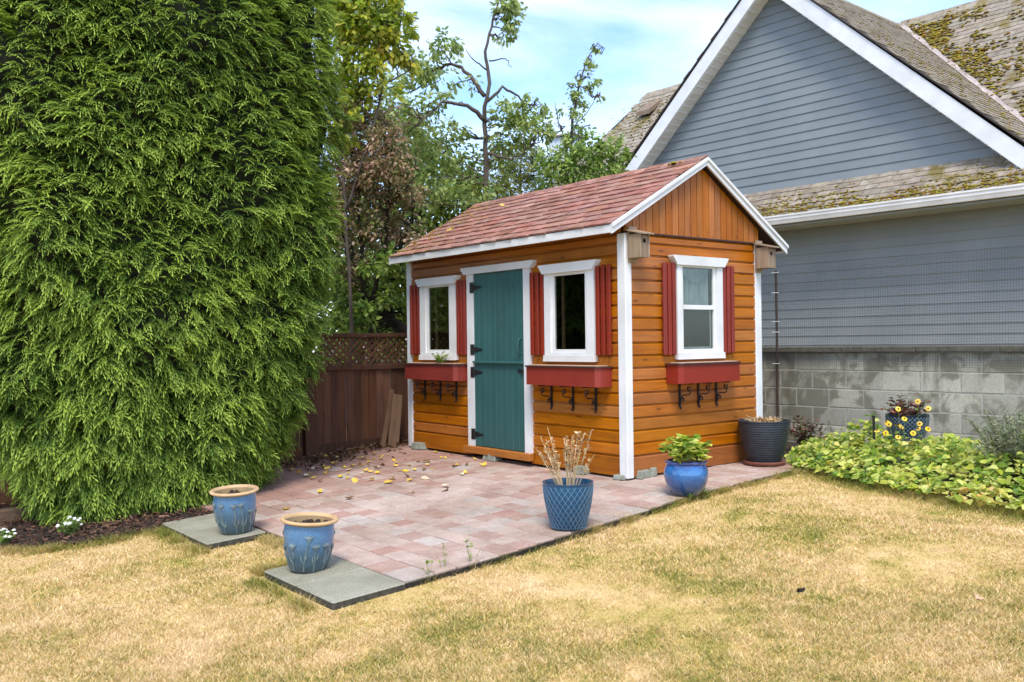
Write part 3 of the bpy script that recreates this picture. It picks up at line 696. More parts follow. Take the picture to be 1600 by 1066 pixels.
# --- window boxes with scroll brackets
def window_box(loc, rz, W, D, nbr):
    c = .035; H = .165; m = MB()
    prof = [(0, 0), (0, -D + c), (c, -D), (W - c, -D), (W, -D + c), (W, 0)]
    m.prism(prof, 'z', 0, H)
    o = link('window_box', m.mesh('window_box'), MT['red_box'], shed); o.location = Vector(loc) - Vector(shed.location); o.rotation_euler = (0, 0, rz)
    m = MB(); g = .014; m.prism([(-g, 0), (-g, -D + c - g), (c - g * .4, -D - g), (W - c + g * .4, -D - g), (W + g, -D + c - g), (W + g, 0)], 'z', H + .0005, H + .014); m.build('rim', MT['darkrim'], o)
    m = MB(); m.prism([(.03, -.02), (.03, -D + c), (c, -D + .025), (W - c, -D + .025), (W - .03, -D + c), (W - .03, -.02)], 'z', H + .0145, H + .020); m.build('top_board', MT['tan'], o)
    for k in range(nbr):
        x = W * (.2 + .6 * k / (nbr - 1)); m = MB()
        m.box((x - .010, -.014, -.215), (x + .010, -.002, -.002)); m.box((x - .010, -D + .01, -.012), (x + .010, -.002, -.001))
        pts = []
        for i in range(15): t = i / 14; pts.append((x, -.02 - t * (D - .06) + .02 * math.sin(t * math.pi * 2), -.185 + .155 * t ** 1.0 + .025 * math.sin(t * math.pi * 2)))
        m.tube(pts, .0055, 5)
        for cy_, cz_, rr, s in ((-.042, -.150, .020, 1), (-D + .055, -.052, .026, -1)):
            sp = [(x, cy_ + rr * (1 - .6 * i / 18) * math.cos(s * i * .5 + 1.2), cz_ + rr * (1 - .6 * i / 18) * math.sin(s * i * .5 + 1.2)) for i in range(19)]
            m.tube(sp, .0042, 5)
        m.tube([(x, -.012, -.21), (x, -.02, -.226), (x, -.012, -.240)], [.008, .010, .003], 6)
        m.build('bracket', MT['iron'], o)
    return o
window_box((-8.93, Y0 - .01, .803), 0, 1.02, .165, 3)
window_box((-6.755, Y0 - .01, .803), 0, 1.0, .175, 3)
window_box((X1 + .01, 6.147, .818), R_(90), .845, .175, 3)
# --- stable door
m = MB(); m.box((DOOR[0], Y0 - .038, .13), (-7.771, Y0 + .02, 1.914)); m.box((-6.937, Y0 - .038, .13), (DOOR[1], Y0 + .02, 1.914)); fr_ = sh(m, 'door_frame', MT['white'])
m = MB(); m.prism([(-7.957, 1.985), (-6.761, 1.985), (-6.761, 1.965), (-6.80, 1.925), (-6.805, 1.9145), (-7.912, 1.9145), (-7.917, 1.925), (-7.957, 1.965)], 'y', Y0 - .058, Y0 + .02); sh(m, 'door_head', MT['white'])
part(bevel_box((-.55, -.03, -.036), (.545, .03, .036), .005), 'door_sill', MT['cedar'], (-7.36, Y0 - .055, .094))
def leaf(z0, z1, name, hinges, handle):
    root = MB(); root.box((-7.767, Y0 - .012, z0), (-6.941, Y0 - .002, z1)); o = sh(root, name, MT['teal'])
    W = (-6.941 + 7.767) / 9
    for k in range(9):
        link('plank', bevel_box((.0012, -.014, 0), (W - .0012, 0, z1 - z0), .003), MT['teal'], o, (-7.767 + W * k, Y0 - .0125, z0))
    for zc in hinges:
        h = MB(); y_ = Y0 - .028
        h.box((-7.815, Y0 - .0435, zc - .055), (-7.772, Y0 - .0385, zc + .055))
        h.prism([(-7.771, zc - .03), (-7.62, zc - .006), (-7.62, zc + .006), (-7.771, zc + .03)], 'y', y_ - .005, y_)
        h.tube([(-7.7715, y_ - .006, zc - .056), (-7.7715, y_ - .006, zc + .056)], .008, 8)
        h.build('hinge', MT['iron'], o)
    h = MB(); hx = -6.992; yy = Y0 - .027
    if handle: h.tube([(hx, yy, handle - .075), (hx, yy - .03, handle - .06), (hx, yy - .042, handle), (hx, yy - .03, handle + .06), (hx, yy, handle + .075)], .009, 7); h.box((hx - .012, yy - .004, handle - .09), (hx + .012, yy, handle + .09)); h.build('handle', MT['teal'], o)
    else: h.box((hx - .05, yy - .006, .905), (hx + .06, yy, .935)); h.tube([(hx - .02, yy - .008, .92), (hx + .05, yy - .022, .92)], .008, 6); h.build('latch', MT['iron'], o)
leaf(1.006, 1.911, 'upper_door', (1.774, 1.13), 1.165); leaf(.133, .998, 'lower_door', (.895, .253), None)
part(bevel_box((-.41, -.028, -.010), (.41, 0, .012), .003), 'door_ledge', MT['teal'], (-7.355, Y0 - .0275, 1.0))
# --- concrete blocks under the shed
def wedge(x, y, w, d, h, rz, label):
    m = MB(); vs = []
    for z, s in ((0, 1.0), (h, .82)):
        for sx, sy in ((-1, -1), (1, -1), (1, 1), (-1, 1)): vs.append((sx * w * s / 2 + random.gauss(0, .004), sy * d * s / 2 + random.gauss(0, .004), z + random.gauss(0, .002)))
    m.add(vs, [(0, 3, 2, 1), (4, 5, 6, 7), (0, 1, 5, 4), (1, 2, 6, 5), (2, 3, 7, 6), (3, 0, 4, 7)])
    bm = bmesh.new(); me = m.mesh('foundation_block'); bm.from_mesh(me); bmesh.ops.bevel(bm, geom=bm.edges[:], offset=.008, segments=1, affect='EDGES'); bm.to_mesh(me); bm.free()
    tag(link('foundation_block', me, MT['concrete'], None, (x, y, gnd(y) + .003), (0, 0, rz)), label, 'block', 'concrete blocks under the shed')
wedge(-8.83, Y0 - .035, .20, .12, .078, .05, 'grey concrete block under the shed below its small window by the fence')
wedge(-7.53, Y0 - .03, .10, .11, .07, .1, 'narrow half of the split concrete block under the teal door')
wedge(-7.42, Y0 - .035, .13, .12, .075, -.05, 'wider half of the split concrete block under the teal door')
wedge(-6.13, Y0 - .03, .14, .12, .075, .04, 'grey concrete block under the shed behind the dried sedum stems')
wedge(-5.66, Y0 - .01, .12, .10, .045, .3, 'low mossy block under the white corner post')
wedge(X1 + .01, Y0 + .17, .10, .15, .072, .1, 'pale rounded block beside the white corner post')
wedge(X1 - .01, Y0 + .30, .09, .08, .078, -.2, 'small upright block chip wedged beside the pale block')
# --- bird houses
def birdhouse(loc, rz, label, w=.115, d=.15, h=.20):
    o = empty('birdhouse', loc, rz); g = MT['grey_wood']
    link('back_board', bevel_box((-.04, -.018, -.035), (.055, 0, h + .075), .002), g, o)
    link('side_panel', bevel_box((-w / 2, -d - .018, 0), (-w / 2 + .014, -.0185, h), .002), g, o); link('side_panel', bevel_box((w / 2 - .014, -d - .018, 0), (w / 2, -.0185, h), .002), g, o)
    f = MB(); hz = h * .70; R = .02; n = 16; fr = []
    x0, x1, z0, z1 = -w / 2 + .0145, w / 2 - .0145, 0.001, h - .012
    ring = [(R * math.cos(2 * math.pi * i / n + math.pi / 4), hz + R * math.sin(2 * math.pi * i / n + math.pi / 4)) for i in range(n)]
    outer = []
    for i in range(n):
        t = i / n * 4; k = int(t); u = t - k
        cs = [(x1, z1), (x0, z1), (x0, z0), (x1, z0), (x1, z1)]; outer.append((cs[k][0] + (cs[k + 1][0] - cs[k][0]) * u, cs[k][1] + (cs[k + 1][1] - cs[k][1]) * u))
    yf, yb = -d - .012, -d
    f.v = [(p[0], yf, p[1]) for p in outer] + [(p[0], yf, p[1]) for p in ring] + [(p[0], yb, p[1]) for p in outer] + [(p[0], yb, p[1]) for p in ring]
    for i in range(n):
        j = (i + 1) % n; f.f += [(i, j, n + j, n + i), (2 * n + i, 3 * n + i, 3 * n + j, 2 * n + j), (n + i, n + j, 3 * n + j, 3 * n + i), (j, i, 2 * n + i, 2 * n + j)]
    f.build('front_panel', g, o)
    link('floor_board', bevel_box((-w / 2 + .0145, -d + .001, .002), (w / 2 - .0145, -.019, .016), .001), g, o)
    b = MB(); b.box((-w / 2 + .016, -d + .03, .02), (w / 2 - .016, -d + .034, h - .02)); b.build('dark_inside', MT['dark'], o)
    r = MB(); r.prism([(-.0, h + .052), (-d - .055, h + .004), (-d - .055, h - .008), (-.0185, h + .034), (-.0185, h + .036)], 'x', -w / 2 - .018, w / 2 + .018); r.build('roof', g, o)
    tag(o, label, 'birdhouse', 'birdhouses under the shed gable')
birdhouse((X1 + .0225, Y0 + .05, 1.905), R_(90), 'grey weathered birdhouse on the shed corner post nearest the teal door')
birdhouse((X1 + .0225, Y1 - .045, 1.885), R_(90), 'browner weathered birdhouse on the shed rear post beside the grey house wall')

# ------------------------------------------------------------------ neighbouring house (local u along wall, v out of the wall, z up)
HO = Vector((-9.620, 13.470, 0)); HA = R_(2.184)
house = empty('neighbour_house', HO, HA); tag(house, 'grey blue clapboard house with tall white trimmed gable and mossy shingle roof', 'house')
# local axes: x = u, y = -v
def hb(mb, name, mat, parent=house, smooth=False): return mb.build(name, mat, parent, smooth=smooth)
hbc = {}
def clap(u0, u1, z0, h, cut0=None, cut1=None):
    """clapboard with slanted ends: cut = du per dz"""
    m = MB(); a0, a1 = u0, u1; b0 = u0 + (cut0 or 0) * h; b1 = u1 + (cut1 or 0) * h
    vs = [(0, 0, 0), (a1 - a0, 0, 0), (b1 - a0, 0, h), (b0 - a0, 0, h), (0, -.022, 0), (a1 - a0, -.022, 0), (b1 - a0, -.008, h), (b0 - a0, -.008, h)]
    m.add(vs, [(0, 1, 2, 3), (4, 7, 6, 5), (0, 4, 5, 1), (1, 5, 6, 2), (2, 6, 7, 3), (3, 7, 4, 0)])
    link('siding_board', m.mesh('siding_board'), MT['siding'], house, (a0, -.0, z0))
E1 = .152; z = 1.245 - 5 * E1
while z < 3.30: clap(-6.5, 8.5, z, E1); z += E1
z = 3.77; GS = .915; GZ = 7.21
while z < GZ - .12:
    hh = E1; uw = (GZ - z) / GS; clap(-uw - .05, uw + .05, z, hh, 1 / GS, -1 / GS); z += E1
m = MB(); m.box((-6.5, .01, .3), (8.5, .05, 3.9)); hb(m, 'wall_core', MT['deck'])
m = MB(); m.prism([(-3.9, 3.9), (3.9, 3.9), (0, 7.45)], 'y', .012, .05); hb(m, 'gable_core', MT['deck'])
# rakes (front face at v=.32), soffit with ribs
for s in (-1, 1):
    m = MB(); U = 4.75; a = lambda u, z0: (s * u, z0 - GS * u)
    m.prism([a(0, 7.52), a(U, 7.52), a(U, 7.20), a(0, 7.20)], 'y', -.325, -.300); hb(m, 'rake_board', MT['house_white'])
    m = MB(); m.prism([a(0, 7.20), a(U, 7.20), a(U, 7.185), a(0, 7.185)], 'y', -.2995, -.0); hb(m, 'soffit', MT['vinyl'])
    u = .2
    while u < 4.6:
        m = MB(); m.prism([a(u, 7.1848), a(u + .012, 7.1848), a(u + .012, 7.174), a(u, 7.174)], 'y', -.2990, -.026); hb(m, 'soffit_rib', MT['vinyl']); u += .105
# roof planes. tall gable: ridge u=0 from v=.34 back to v=-4.4 ; main ridge along u at v=-4.4
VR = -4.4; MS = 1.08; ZT = 7.555; GSr = .90
def shingle_plane(origin, du, ds, nrow, expo_, width, inside_fn, name, parent, keep=0, tabw=.30, seed=1, lift=.012):
    """tabs on a plane; du = along the course, ds = up the slope (unit vectors). The first `keep` tabs closest to the camera become parts, the rest one mesh."""
    r2 = random.Random(seed); du = Vector(du).normalized(); ds = Vector(ds).normalized(); nn = du.cross(ds).normalized()
    if nn.z < 0: nn = -nn
    tabs = []
    for r in range(nrow):
        x = (r % 3) * .11
        while x < width:
            w = tabw * r2.choice([.7, 1, 1, 1.25]); c = Vector(origin) + du * (x + w / 2) + ds * (r * expo_ + expo_ / 2)
            if inside_fn(c): tabs.append((x, w, r, c))
            x += w
    hm = house.matrix_world if False else Matrix.Translation(HO) @ Matrix.Rotation(HA, 4, 'Z')
    def key(t):
        P = np.array(hm @ t[3]) - CAM_P; q = CAM_R.T @ P
        if abs(q[0] / q[2]) > .56 or abs(q[1] / q[2]) > .375: return 1e6 + q[2]
        return q[2]
    tabs.sort(key=key); big = MB()
    for i, (x, w, r, c) in enumerate(tabs):
        j = r2.gauss(0, .006); L = expo_ * 1.35; o0 = Vector(origin) + du * x + ds * (r * expo_ + j)
        t = lift + abs(r2.gauss(0, .003)); g = .004
        P = [Vector((0, 0, 0)) + du * g, du * (w - g), du * (w - g) + ds * L, du * g + ds * L]
        vs = [P[0] + nn * .0, P[1], P[2] - nn * .004, P[3] - nn * .004, P[0] + nn * t, P[1] + nn * t, P[2] + nn * .002, P[3] + nn * .002]
        fs_ = [(4, 5, 6, 7), (0, 1, 5, 4), (1, 2, 6, 5), (3, 0, 4, 7)]
        if i < keep:
            mm = MB(); mm.add(vs, fs_); link('shingle', mm.mesh('shingle'), MT['hshingle'], parent, o0)
        else: big.add([v + o0 for v in vs], fs_)
    if big.v: tag(big.build(name, MT['hshingle'], parent), kind='stuff')
def V3(u, v, z_): return (u, -v, z_)
# skirt roof under the gable (wall to gutter)
SK0, SKZ0, SKZ1 = .60, 3.205, 3.79
skd = Vector(V3(0, -SK0, SKZ1 - SKZ0)); skl = skd.length
m = MB(); m.prism([(-SK0, SKZ0 - .01), (0, SKZ1 - .01), (0, SKZ1 - .06), (-SK0, SKZ0 - .06)], 'x', -6.5, 8.5); skirt = hb(m, 'skirt_roof', MT['deck'])
shingle_plane(V3(-6.5, SK0, SKZ0), (1, 0, 0), skd, 6, skl / 6, 15, lambda c: -1.2 < c.x < 6.2, 'shingles', skirt, keep=170, seed=4)
def mskirt(r2):
    u = r2.uniform(-.9, 5.2); b = .22 + .10 * math.sin(u * 2.1) + .06 * math.sin(u * 5.3 + 1)
    if u > 3.2: b *= .75
    s = min(abs(r2.normal(0, 1)) * b, .75); row = round(s * 6 * 1.0) / 6 if r2.random() < .4 else s
    p = Vector(V3(u, SK0, SKZ0)) + skd * row; return (p.x, p.y, p.z + .012)
o = link('moss', blobs(2100, mskirt, (.012, .040), 11), MT['moss'], house); tag(o, kind='stuff')
# gutter, soffit below
m = MB(); pr = [(-SK0 - .012, 3.225), (-SK0 - .125, 3.225), (-SK0 - .125, 3.20), (-SK0 - .112, 3.185), (-SK0 - .112, 3.15), (-SK0 - .10, 3.13), (-SK0 - .085, 3.085), (-SK0 - .012, 3.085)]
m.prism(pr, 'x', -6.5, 8.5); hb(m, 'gutter', MT['house_white'])
m = MB(); m.box((-6.5, -SK0 - .01, 3.045), (8.5, -.023, 3.075)); hb(m, 'eave_soffit', MT['siding'])
# gable roof planes
for s in (-1, 1):
    m = MB(); U = 4.85
    vs = [V3(0, .35, ZT), V3(s * U, .35, ZT - GSr * U), V3(s * U, VR - 2, ZT - GSr * U), V3(0, VR, ZT)]
    vb = [(x, y_, z_ - .03) for x, y_, z_ in vs]
    m.add(vs + vb, [(0, 1, 2, 3), (7, 6, 5, 4), (0, 4, 5, 1), (1, 5, 6, 2), (2, 6, 7, 3), (3, 7, 4, 0)])
    gp = hb(m, 'gable_roof', MT['deck'])
    slen = math.hypot(U, GSr * U); ds = Vector((-s, 0, GSr)).normalized()
    fn = lambda c: -c.y < .36 and (ZT - MS * (-c.y - VR) if -c.y > VR else ZT) < c.z + .02
    if s > 0: shingle_plane(V3(s * U, .36, ZT - GSr * U + .002), (0, 1, 0), ds, int(slen / .14), .14, 4.8, lambda c: c.x > 0 and -c.y > VR and c.z > ZT - MS * (-c.y - VR) - .03, 'shingles', gp, keep=0, seed=8)
    else: shingle_plane(V3(s * U, .36, ZT - GSr * U + .002), (0, 1, 0), ds, int(slen / .14), .14, .6, lambda c: True, 'shingles', gp, keep=0, seed=9)
# main roof front plane, trimmed along the valleys and the left hip
def main_plane(u0, u1): return u0, u1
zlow = 3.3; dv = (ZT - zlow) / MS
m = MB()
vsR = [V3(0, VR, ZT), V3(9, VR, ZT), V3(9, VR + dv, zlow), V3((ZT - zlow) / GSr, VR + dv, zlow)]
vsL = [V3(0, VR, ZT), V3(-(ZT - zlow) / GSr, VR + dv, zlow), V3(-9.1, VR + dv, zlow), V3(-6.75, VR, ZT)]
for vs in (vsR, vsL):
    n0 = len(m.v); vb = [(x, y_, z_ - .04) for x, y_, z_ in vs]; m.add(vs + vb, [(0, 1, 2, 3), (7, 6, 5, 4)] + [(i, i + 4, (i + 1) % 4 + 4, (i + 1) % 4) for i in range(4)])
mr_ = hb(m, 'main_roof', MT['deck'])
m = MB(); m.add([V3(-6.75, VR, ZT), V3(-9.1, VR + dv, zlow), V3(-9.1, VR - dv, zlow), V3(9, VR, ZT), V3(9, VR - dv, zlow)], [(0, 1, 2), (0, 2, 4, 3)]); hb(m, 'rear_roof', MT['deck'])
ds = Vector(V3(0, -1, MS)).normalized(); sl2 = math.hypot(dv, ZT - zlow)
shingle_plane(V3(-9.1, VR + dv, zlow + .002), (1, 0, 0), ds, int(sl2 / .14) + 1, .14, 18, lambda c: c.z < ZT + .03 and c.x > (ZT - c.z) / GSr - .12 and c.x < 7, 'shingles', mr_, keep=300, seed=12)
shingle_plane(V3(-9.1, VR + dv, zlow + .002), (1, 0, 0), ds, int(sl2 / .14) + 1, .14, 10, lambda c: c.z < ZT + .03 and c.x < -(ZT - c.z) / GSr + .1 and c.x > -6.75 - (ZT - c.z) * .55, 'shingles', mr_, keep=0, seed=13)
def mmain(r2):
    while True:
        zz = 7.5 - abs(r2.normal(0, 1.4)); u = (ZT - zz) / GSr + abs(r2.normal(0, .55)) + .05
        if r2.random() < .45: u = (ZT - zz) / GSr + r2.uniform(.1, 2.6)
        if zz > 3.6 and (mnoise.noise(Vector((u * 1.6, zz * 2.2, 4.))) + .35 * mnoise.noise(Vector((u * 5, zz * 6, 9.))) > .0 or (u - (ZT - zz) / GSr < .4 and r2.random() < .5)): break
    rr = (zz - zlow) / (ds.z * .14); rr = round(rr) + r2.normal(0, .3); zz = zlow + rr * ds.z * .14
    v = VR + (ZT - zz) / MS; return V3(u, v, zz + .02)
o = link('moss', blobs(1700, mmain, (.012, .055), 21), MT['moss'], house); tag(o, kind='stuff')
def mgab(r2):
    v = r2.uniform(-3.9, .3); u = abs(r2.normal(2.8, 1.1)); return V3(u, v, ZT - GSr * u + .015)
o = link('moss', blobs(800, lambda r2: mgab(r2), (.010, .032), 22), MT['moss'], house); tag(o, kind='stuff')
def mleft(r2):
    zz = 7.3 - abs(r2.normal(0, 1.0)); u = -6.0 + r2.normal(0, .55); v = VR + (ZT - zz) / MS; return V3(u, v, zz + .02)
o = link('moss', blobs(420, mleft, (.010, .040), 23), MT['moss'], house); tag(o, kind='stuff')
# ridge caps, valley flashing, roof vent, box vent
m = MB(); m.prism([(-.13, -.13 * GSr), (0, .0), (.13, -.13 * GSr), (.13, -.13 * GSr + .03), (0, .035), (-.13, -.13 * GSr + .03)], 'y', 0, 4.7); o = m.build('ridge_cap', MT['hshingle'], house, loc=(0, -.3, ZT))
m = MB(); m.prism([(-.13, -.13), (0, .0), (.13, -.13), (.13, -.10), (0, .035), (-.13, -.10)], 'x', -6.75, 9); m.build('ridge_cap', MT['hshingle'], house, loc=(0, -VR, ZT))
m = MB(); a = Vector(V3(.1, VR + .1, ZT - .09)); b = Vector(V3((ZT - zlow) / GSr, VR + dv, zlow)); sd_ = Vector((.05, 0, .0)); n = 26
for i in range(n + 1):
    p = a.lerp(b, i / n) + Vector((0, 0, .03)); w = .05 + .025 * math.sin(i * 2.3); m.v += [tuple(p - Vector((w, 0, -w * .75))), tuple(p), tuple(p + Vector((w, 0, .004 + .02)))]
    if i: k = 3 * i; m.f += [(k - 3, k, k + 1, k - 2), (k - 2, k + 1, k + 2, k - 1)]
m.build('valley_flashing', simple('pale_flashing', (.42, .34, .30, 1), (.60, .52, .48, 1), 8, rough=.7), house)
zz = 6.98; v = VR + (ZT - zz) / MS
m = MB(); m.prism([(-v - .30, zz - .06), (-v + .18, zz + .28), (-v + .18, zz + .17), (-v - .30, zz - .17)], 'x', -6.38, -5.95); m.build('roof_vent', MT['grey_wood'], house)
m = MB(); m.box((4.2, -(VR + .8) - .2, 6.55), (4.6, -(VR + .8) + .25, 7.2)); m.build('box_vent', MT['dark'], house)

# ------------------------------------------------------------------ block wall and netting
BO = Vector((-6.633, 8.946, 0)); bw = empty('block_wall', BO, HA); tag(bw, 'stained grey concrete block garden wall with dark mossy cap', 'wall')
BL, BH = .405, .2015; ztop = 1.05; bmesh_ = bevel_box((.006, -.095, .006), (BL - .006, .095, BH - .006), .004, 'block'); bmesh_.materials.append(MT['block'])
half = bevel_box((.004, -.095, .004), (BL / 2 - .004, .095, BH - .004), .004, 'block'); half.materials.append(MT['block'])
for c in range(6):
    z0 = ztop - BH * (c + 1); x = -2.03 + (BL / 2 if c % 2 else 0) + .05
    while x < 7.2: link('block', bmesh_, None, bw, (x, .1 + random.gauss(0, .0012), z0)); x += BL
m = MB(); m.box((-2.2, .0085, -.15), (7.5, .185, ztop - .002)); m.build('mortar', MT['mortar'], bw)
x = -2.2
while x < 7.2:
    link('cap', bevel_box((.002, -.05, 0), (.806, .25, .06), .008), MT['cap'], bw, (x, 0, ztop + random.gauss(0, .002))); x += .81
net = empty('wire_netting', BO + Vector((.234, -.03, 0)), HA); tag(net, 'fine wire garden netting on a rusty post before the block wall', 'netting')
m = MB(); m.tube([(0, 0, 0), (.002, 0, 1.0), (0, 0, 1.985)], .014, 8); post = m.build('post', MT['rust'], net)
for zc in (.92, 1.28, 1.40, 1.73, 1.96):
    m = MB(); m.box((-.05, -.018, zc - .004), (.045, -.013, zc + .004)); m.build('tie', MT['vinyl'], post)
for xp in (3.6,):
    m = MB(); m.tube([(xp, 0, 0), (xp, 0, 2.1)], .014, 8); m.build('post', MT['rust'], net)
m = MB(); xa, xb, za, zb = -.55, 4.4, .90, 1.99; g = .0009; cell = .0255
def top(x): return zb + .035 * x
x = xa
while x < xb: m.box((x - g, -.016 - g, za + random.gauss(0, .002)), (x + g, -.016 + g, top(x) - .03)); x += cell
k = 0
while za + k * cell < zb + .14:
    z0 = za + k * cell; n = 10
    for i in range(n):
        a = xa + (xb - xa) * i / n; b = xa + (xb - xa) * (i + 1) / n; wa = .006 * math.sin(i * 1.7 + k * .3); wb = .006 * math.sin((i + 1) * 1.7 + k * .3)
        if z0 < top(a) - .03: m.add([(a, -.016 - g, z0 - g + wa), (b, -.016 - g, z0 - g + wb), (b, -.016 - g, z0 + g + wb), (a, -.016 - g, z0 + g + wa)], [(0, 1, 2, 3)])
    k += 1
m.build('mesh', MT['wire'], net)

# ------------------------------------------------------------------ wooden fence with lattice top
FX = -9.63; fence = empty('wooden_fence', (FX, 4.6, 0)); tag(fence, 'dark brown board fence with lattice top between hedge and shed', 'fence')
y = -1.4
while y < 8.6:
    w = .099; zb_ = gnd(y) + .07; L = .93 - zb_ + (gnd(y) if y < 1 else 0) * .0
    link('board', bevel_box((-.008, .0015, 0), (.008, w - .0015, .935 - zb_), .002), MT['fence'], fence, (random.gauss(0, .003), y - 4.6, zb_)); y += w
for yp in (-.9, 1.87, 4.62, 7.4):
    link('post', bevel_box((-.045, -.045, -.1), (.045, .045, 1.33), .004), MT['fence'], fence, (.045, yp - 4.6, gnd(yp)))
def rail(z0, h, t, name, x=.0):
    for y0, y1 in ((-1.4, 1.82), (1.92, 4.57), (4.67, 7.35), (7.45, 8.6)):
        link(name, bevel_box((-t / 2, y0, 0), (t / 2, y1, h), .003), MT['fence'], fence, (x, -4.6, z0))
rail(.90, .06, .06, 'rail', .012); rail(1.285, .045, .07, 'top_rail'); 
for y0, y1 in ((-1.4, 1.82), (1.92, 4.57), (4.67, 7.35)):
    m = MB(); m.prism([(y0, gnd(y0) - .05), (y1, gnd(y1) - .05), (y1, gnd(y1) + .11), (y0, gnd(y0) + .11)], 'x', .009, .03); m.build('kick_board', MT['fence'], fence, loc=(0, -4.6, 0))
for s in (1, -1):
    yy = 4.0
    while yy < 6.6:
        h = .325; a = yy; b = yy + s * h
        m = MB(); w = .019; off = .006 * s
        m.add([(off - .003, a - w, .96), (off - .003, a + w, .96), (off - .003, b + w, 1.285), (off - .003, b - w, 1.285), (off + .003, a - w, .96), (off + .003, a + w, .96), (off + .003, b + w, 1.285), (off + .003, b - w, 1.285)],
              [(0, 3, 2, 1), (4, 5, 6, 7), (0, 1, 5, 4), (1, 2, 6, 5), (2, 3, 7, 6), (3, 0, 4, 7)])
        m.build('lattice_strip', MT['fence'], fence, loc=(0, -4.6, 0)); yy += .085
def plankoff(x, y, lean, L, w, label):
    tag(link('wood_offcut', bevel_box((-.02, -w / 2, 0), (.02, w / 2, L), .003), MT['plank'], None, (x, y, gnd(y) + .005), lean), label, 'plank')
plankoff(-9.30, 5.56, (R_(-13), R_(-12), 0), .62, .13, 'wide weathered plank leaning beside the white shed post and fence')
plankoff(-9.34, 5.44, (R_(-17), R_(-10), 0), .70, .055, 'narrow weathered plank leaning on the fence in front of the wide plank')
m = MB(); 
tag(link('edging_timber', bevel_box((-.06, -1.3, 0), (.06, .85, .12), .008), MT['timber'], None, (-8.72, 1.25, gnd(1.2) - .02), (math.atan(.06), 0, R_(-2))), 'old weathered edging timber lying beside the mulch under the hedge', 'timber')

# ------------------------------------------------------------------ clipped cedar hedge
HC = np.array([-8.62, 2.60]); HAx, HBy = 1.08, 1.52
_zs = [-.3, 0, .25, .5, 1.0, 1.5, 2.2, 3.2, 4.2, 5.0, 5.5, 5.8]; _sc = [.50, .60, .69, .77, .90, .98, 1.05, 1.07, 1.05, .90, .64, .3]
def hscale(z): return np.interp(z, _zs, _sc)
def hedge_pt(th, z):
    e = 2 / 2.5; c, s = np.cos(th), np.sin(th)
    k = hscale(z); lump = 1 + .035 * np.sin(th * 5 + z * 2.1) + .03 * np.sin(th * 9 - z * 3.3 + 1.3) + .02 * np.sin(z * 5.1 + th * 3)
    x = HC[0] + HAx * k * lump * np.sign(c) * np.abs(c) ** e; y = HC[1] + HBy * k * lump * np.sign(s) * np.abs(s) ** e
    return np.stack([x, y, z], axis=-1)
hedge = empty('cedar_hedge', (HC[0], HC[1], gnd(HC[1]))); tag(hedge, 'tall clipped green cedar hedge with drooping feathery sprays', 'hedge')
HB = np.array([HC[0], HC[1], gnd(HC[1])])
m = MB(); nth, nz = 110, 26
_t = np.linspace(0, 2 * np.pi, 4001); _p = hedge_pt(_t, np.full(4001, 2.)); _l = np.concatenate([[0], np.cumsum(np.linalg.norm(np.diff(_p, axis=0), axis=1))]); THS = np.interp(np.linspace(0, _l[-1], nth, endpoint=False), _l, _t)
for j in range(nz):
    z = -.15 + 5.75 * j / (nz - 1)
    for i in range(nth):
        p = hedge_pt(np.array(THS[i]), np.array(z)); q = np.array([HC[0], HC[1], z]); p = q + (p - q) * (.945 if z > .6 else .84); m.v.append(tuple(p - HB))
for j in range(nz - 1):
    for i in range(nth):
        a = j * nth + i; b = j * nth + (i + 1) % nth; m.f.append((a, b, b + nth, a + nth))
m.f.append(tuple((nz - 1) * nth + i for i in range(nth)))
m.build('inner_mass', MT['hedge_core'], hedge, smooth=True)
for dx, dy in ((0, 0), (.25, -.7), (-.1, .75)):
    m = MB(); m.tube([(dx, dy, -.25), (dx * .9, dy * .9, .6), (dx * .6, dy * .6, 2.5)], [.09, .07, .03], 8); m.build('trunk', MT['bark'], hedge)
def cedar_spray():
    """drooping flat fan: main rib with paired, forked, tapering side sprigs"""
    v = []; f = []
    def blade(p0, d, L, w, droop):
        d = np.array(d, float); d /= np.linalg.norm(d); side = np.cross(d, [0, 0, 1.]); side /= max(np.linalg.norm(side), 1e-6)
        p1 = p0 + d * L * .55 + np.array([0, 0, -droop * L * .25]); p2 = p0 + d * L + np.array([0, 0, -droop * L])
        n = len(v); v.extend([p0, p1 + side * w * .55, p1 - side * w * .55, p2]); f.extend([(n, n + 1, n + 2), (n + 2, n + 1, n + 3)])
        return p1, d
    rib = lambda t: np.array([t, 0, .30 * t - .80 * t * t])
    for k in range(4):
        a, b = rib(k / 4), rib((k + 1) / 4); blade(a, b - a, np.linalg.norm(b - a) * 1.15, .045, .0)
    for k in range(5):
        t = .10 + k * .18; L = .46 * (1 - .62 * t) * (.75 if k == 0 else 1)
        for s in (-1, 1):
            p, d = blade(rib(t + .03 * s), (.72, s * .66, -.10), L, .058, .42)
            d2 = np.array([d[0] * 1.1, d[1] * .35, d[2]]); blade(p, d2, L * .55, .048, .6)
            blade(p * .6 + rib(t) * .4, (.2, s * 1.0, 0), L * .42, .045, .6)
    blade(rib(.95), (1, 0, -.9), .25, .06, .3)
    return np.array(v), np.array(f)
sv, sf = cedar_spray()
N = 24000
_t = np.linspace(0, 2 * np.pi, 4001); _p = hedge_pt(_t, np.full(4001, 2.)); _l = np.concatenate([[0], np.cumsum(np.linalg.norm(np.diff(_p, axis=0), axis=1))])
th = np.interp(rng.uniform(0, _l[-1], N * 3), _l, _t); z = rng.uniform(-.12, 4.9, N * 3)
ztop_ = rng.random(N * 3) < .05; z[ztop_] = rng.uniform(4.9, 5.75, ztop_.sum())
p = hedge_pt(th, z); eps = 1e-3
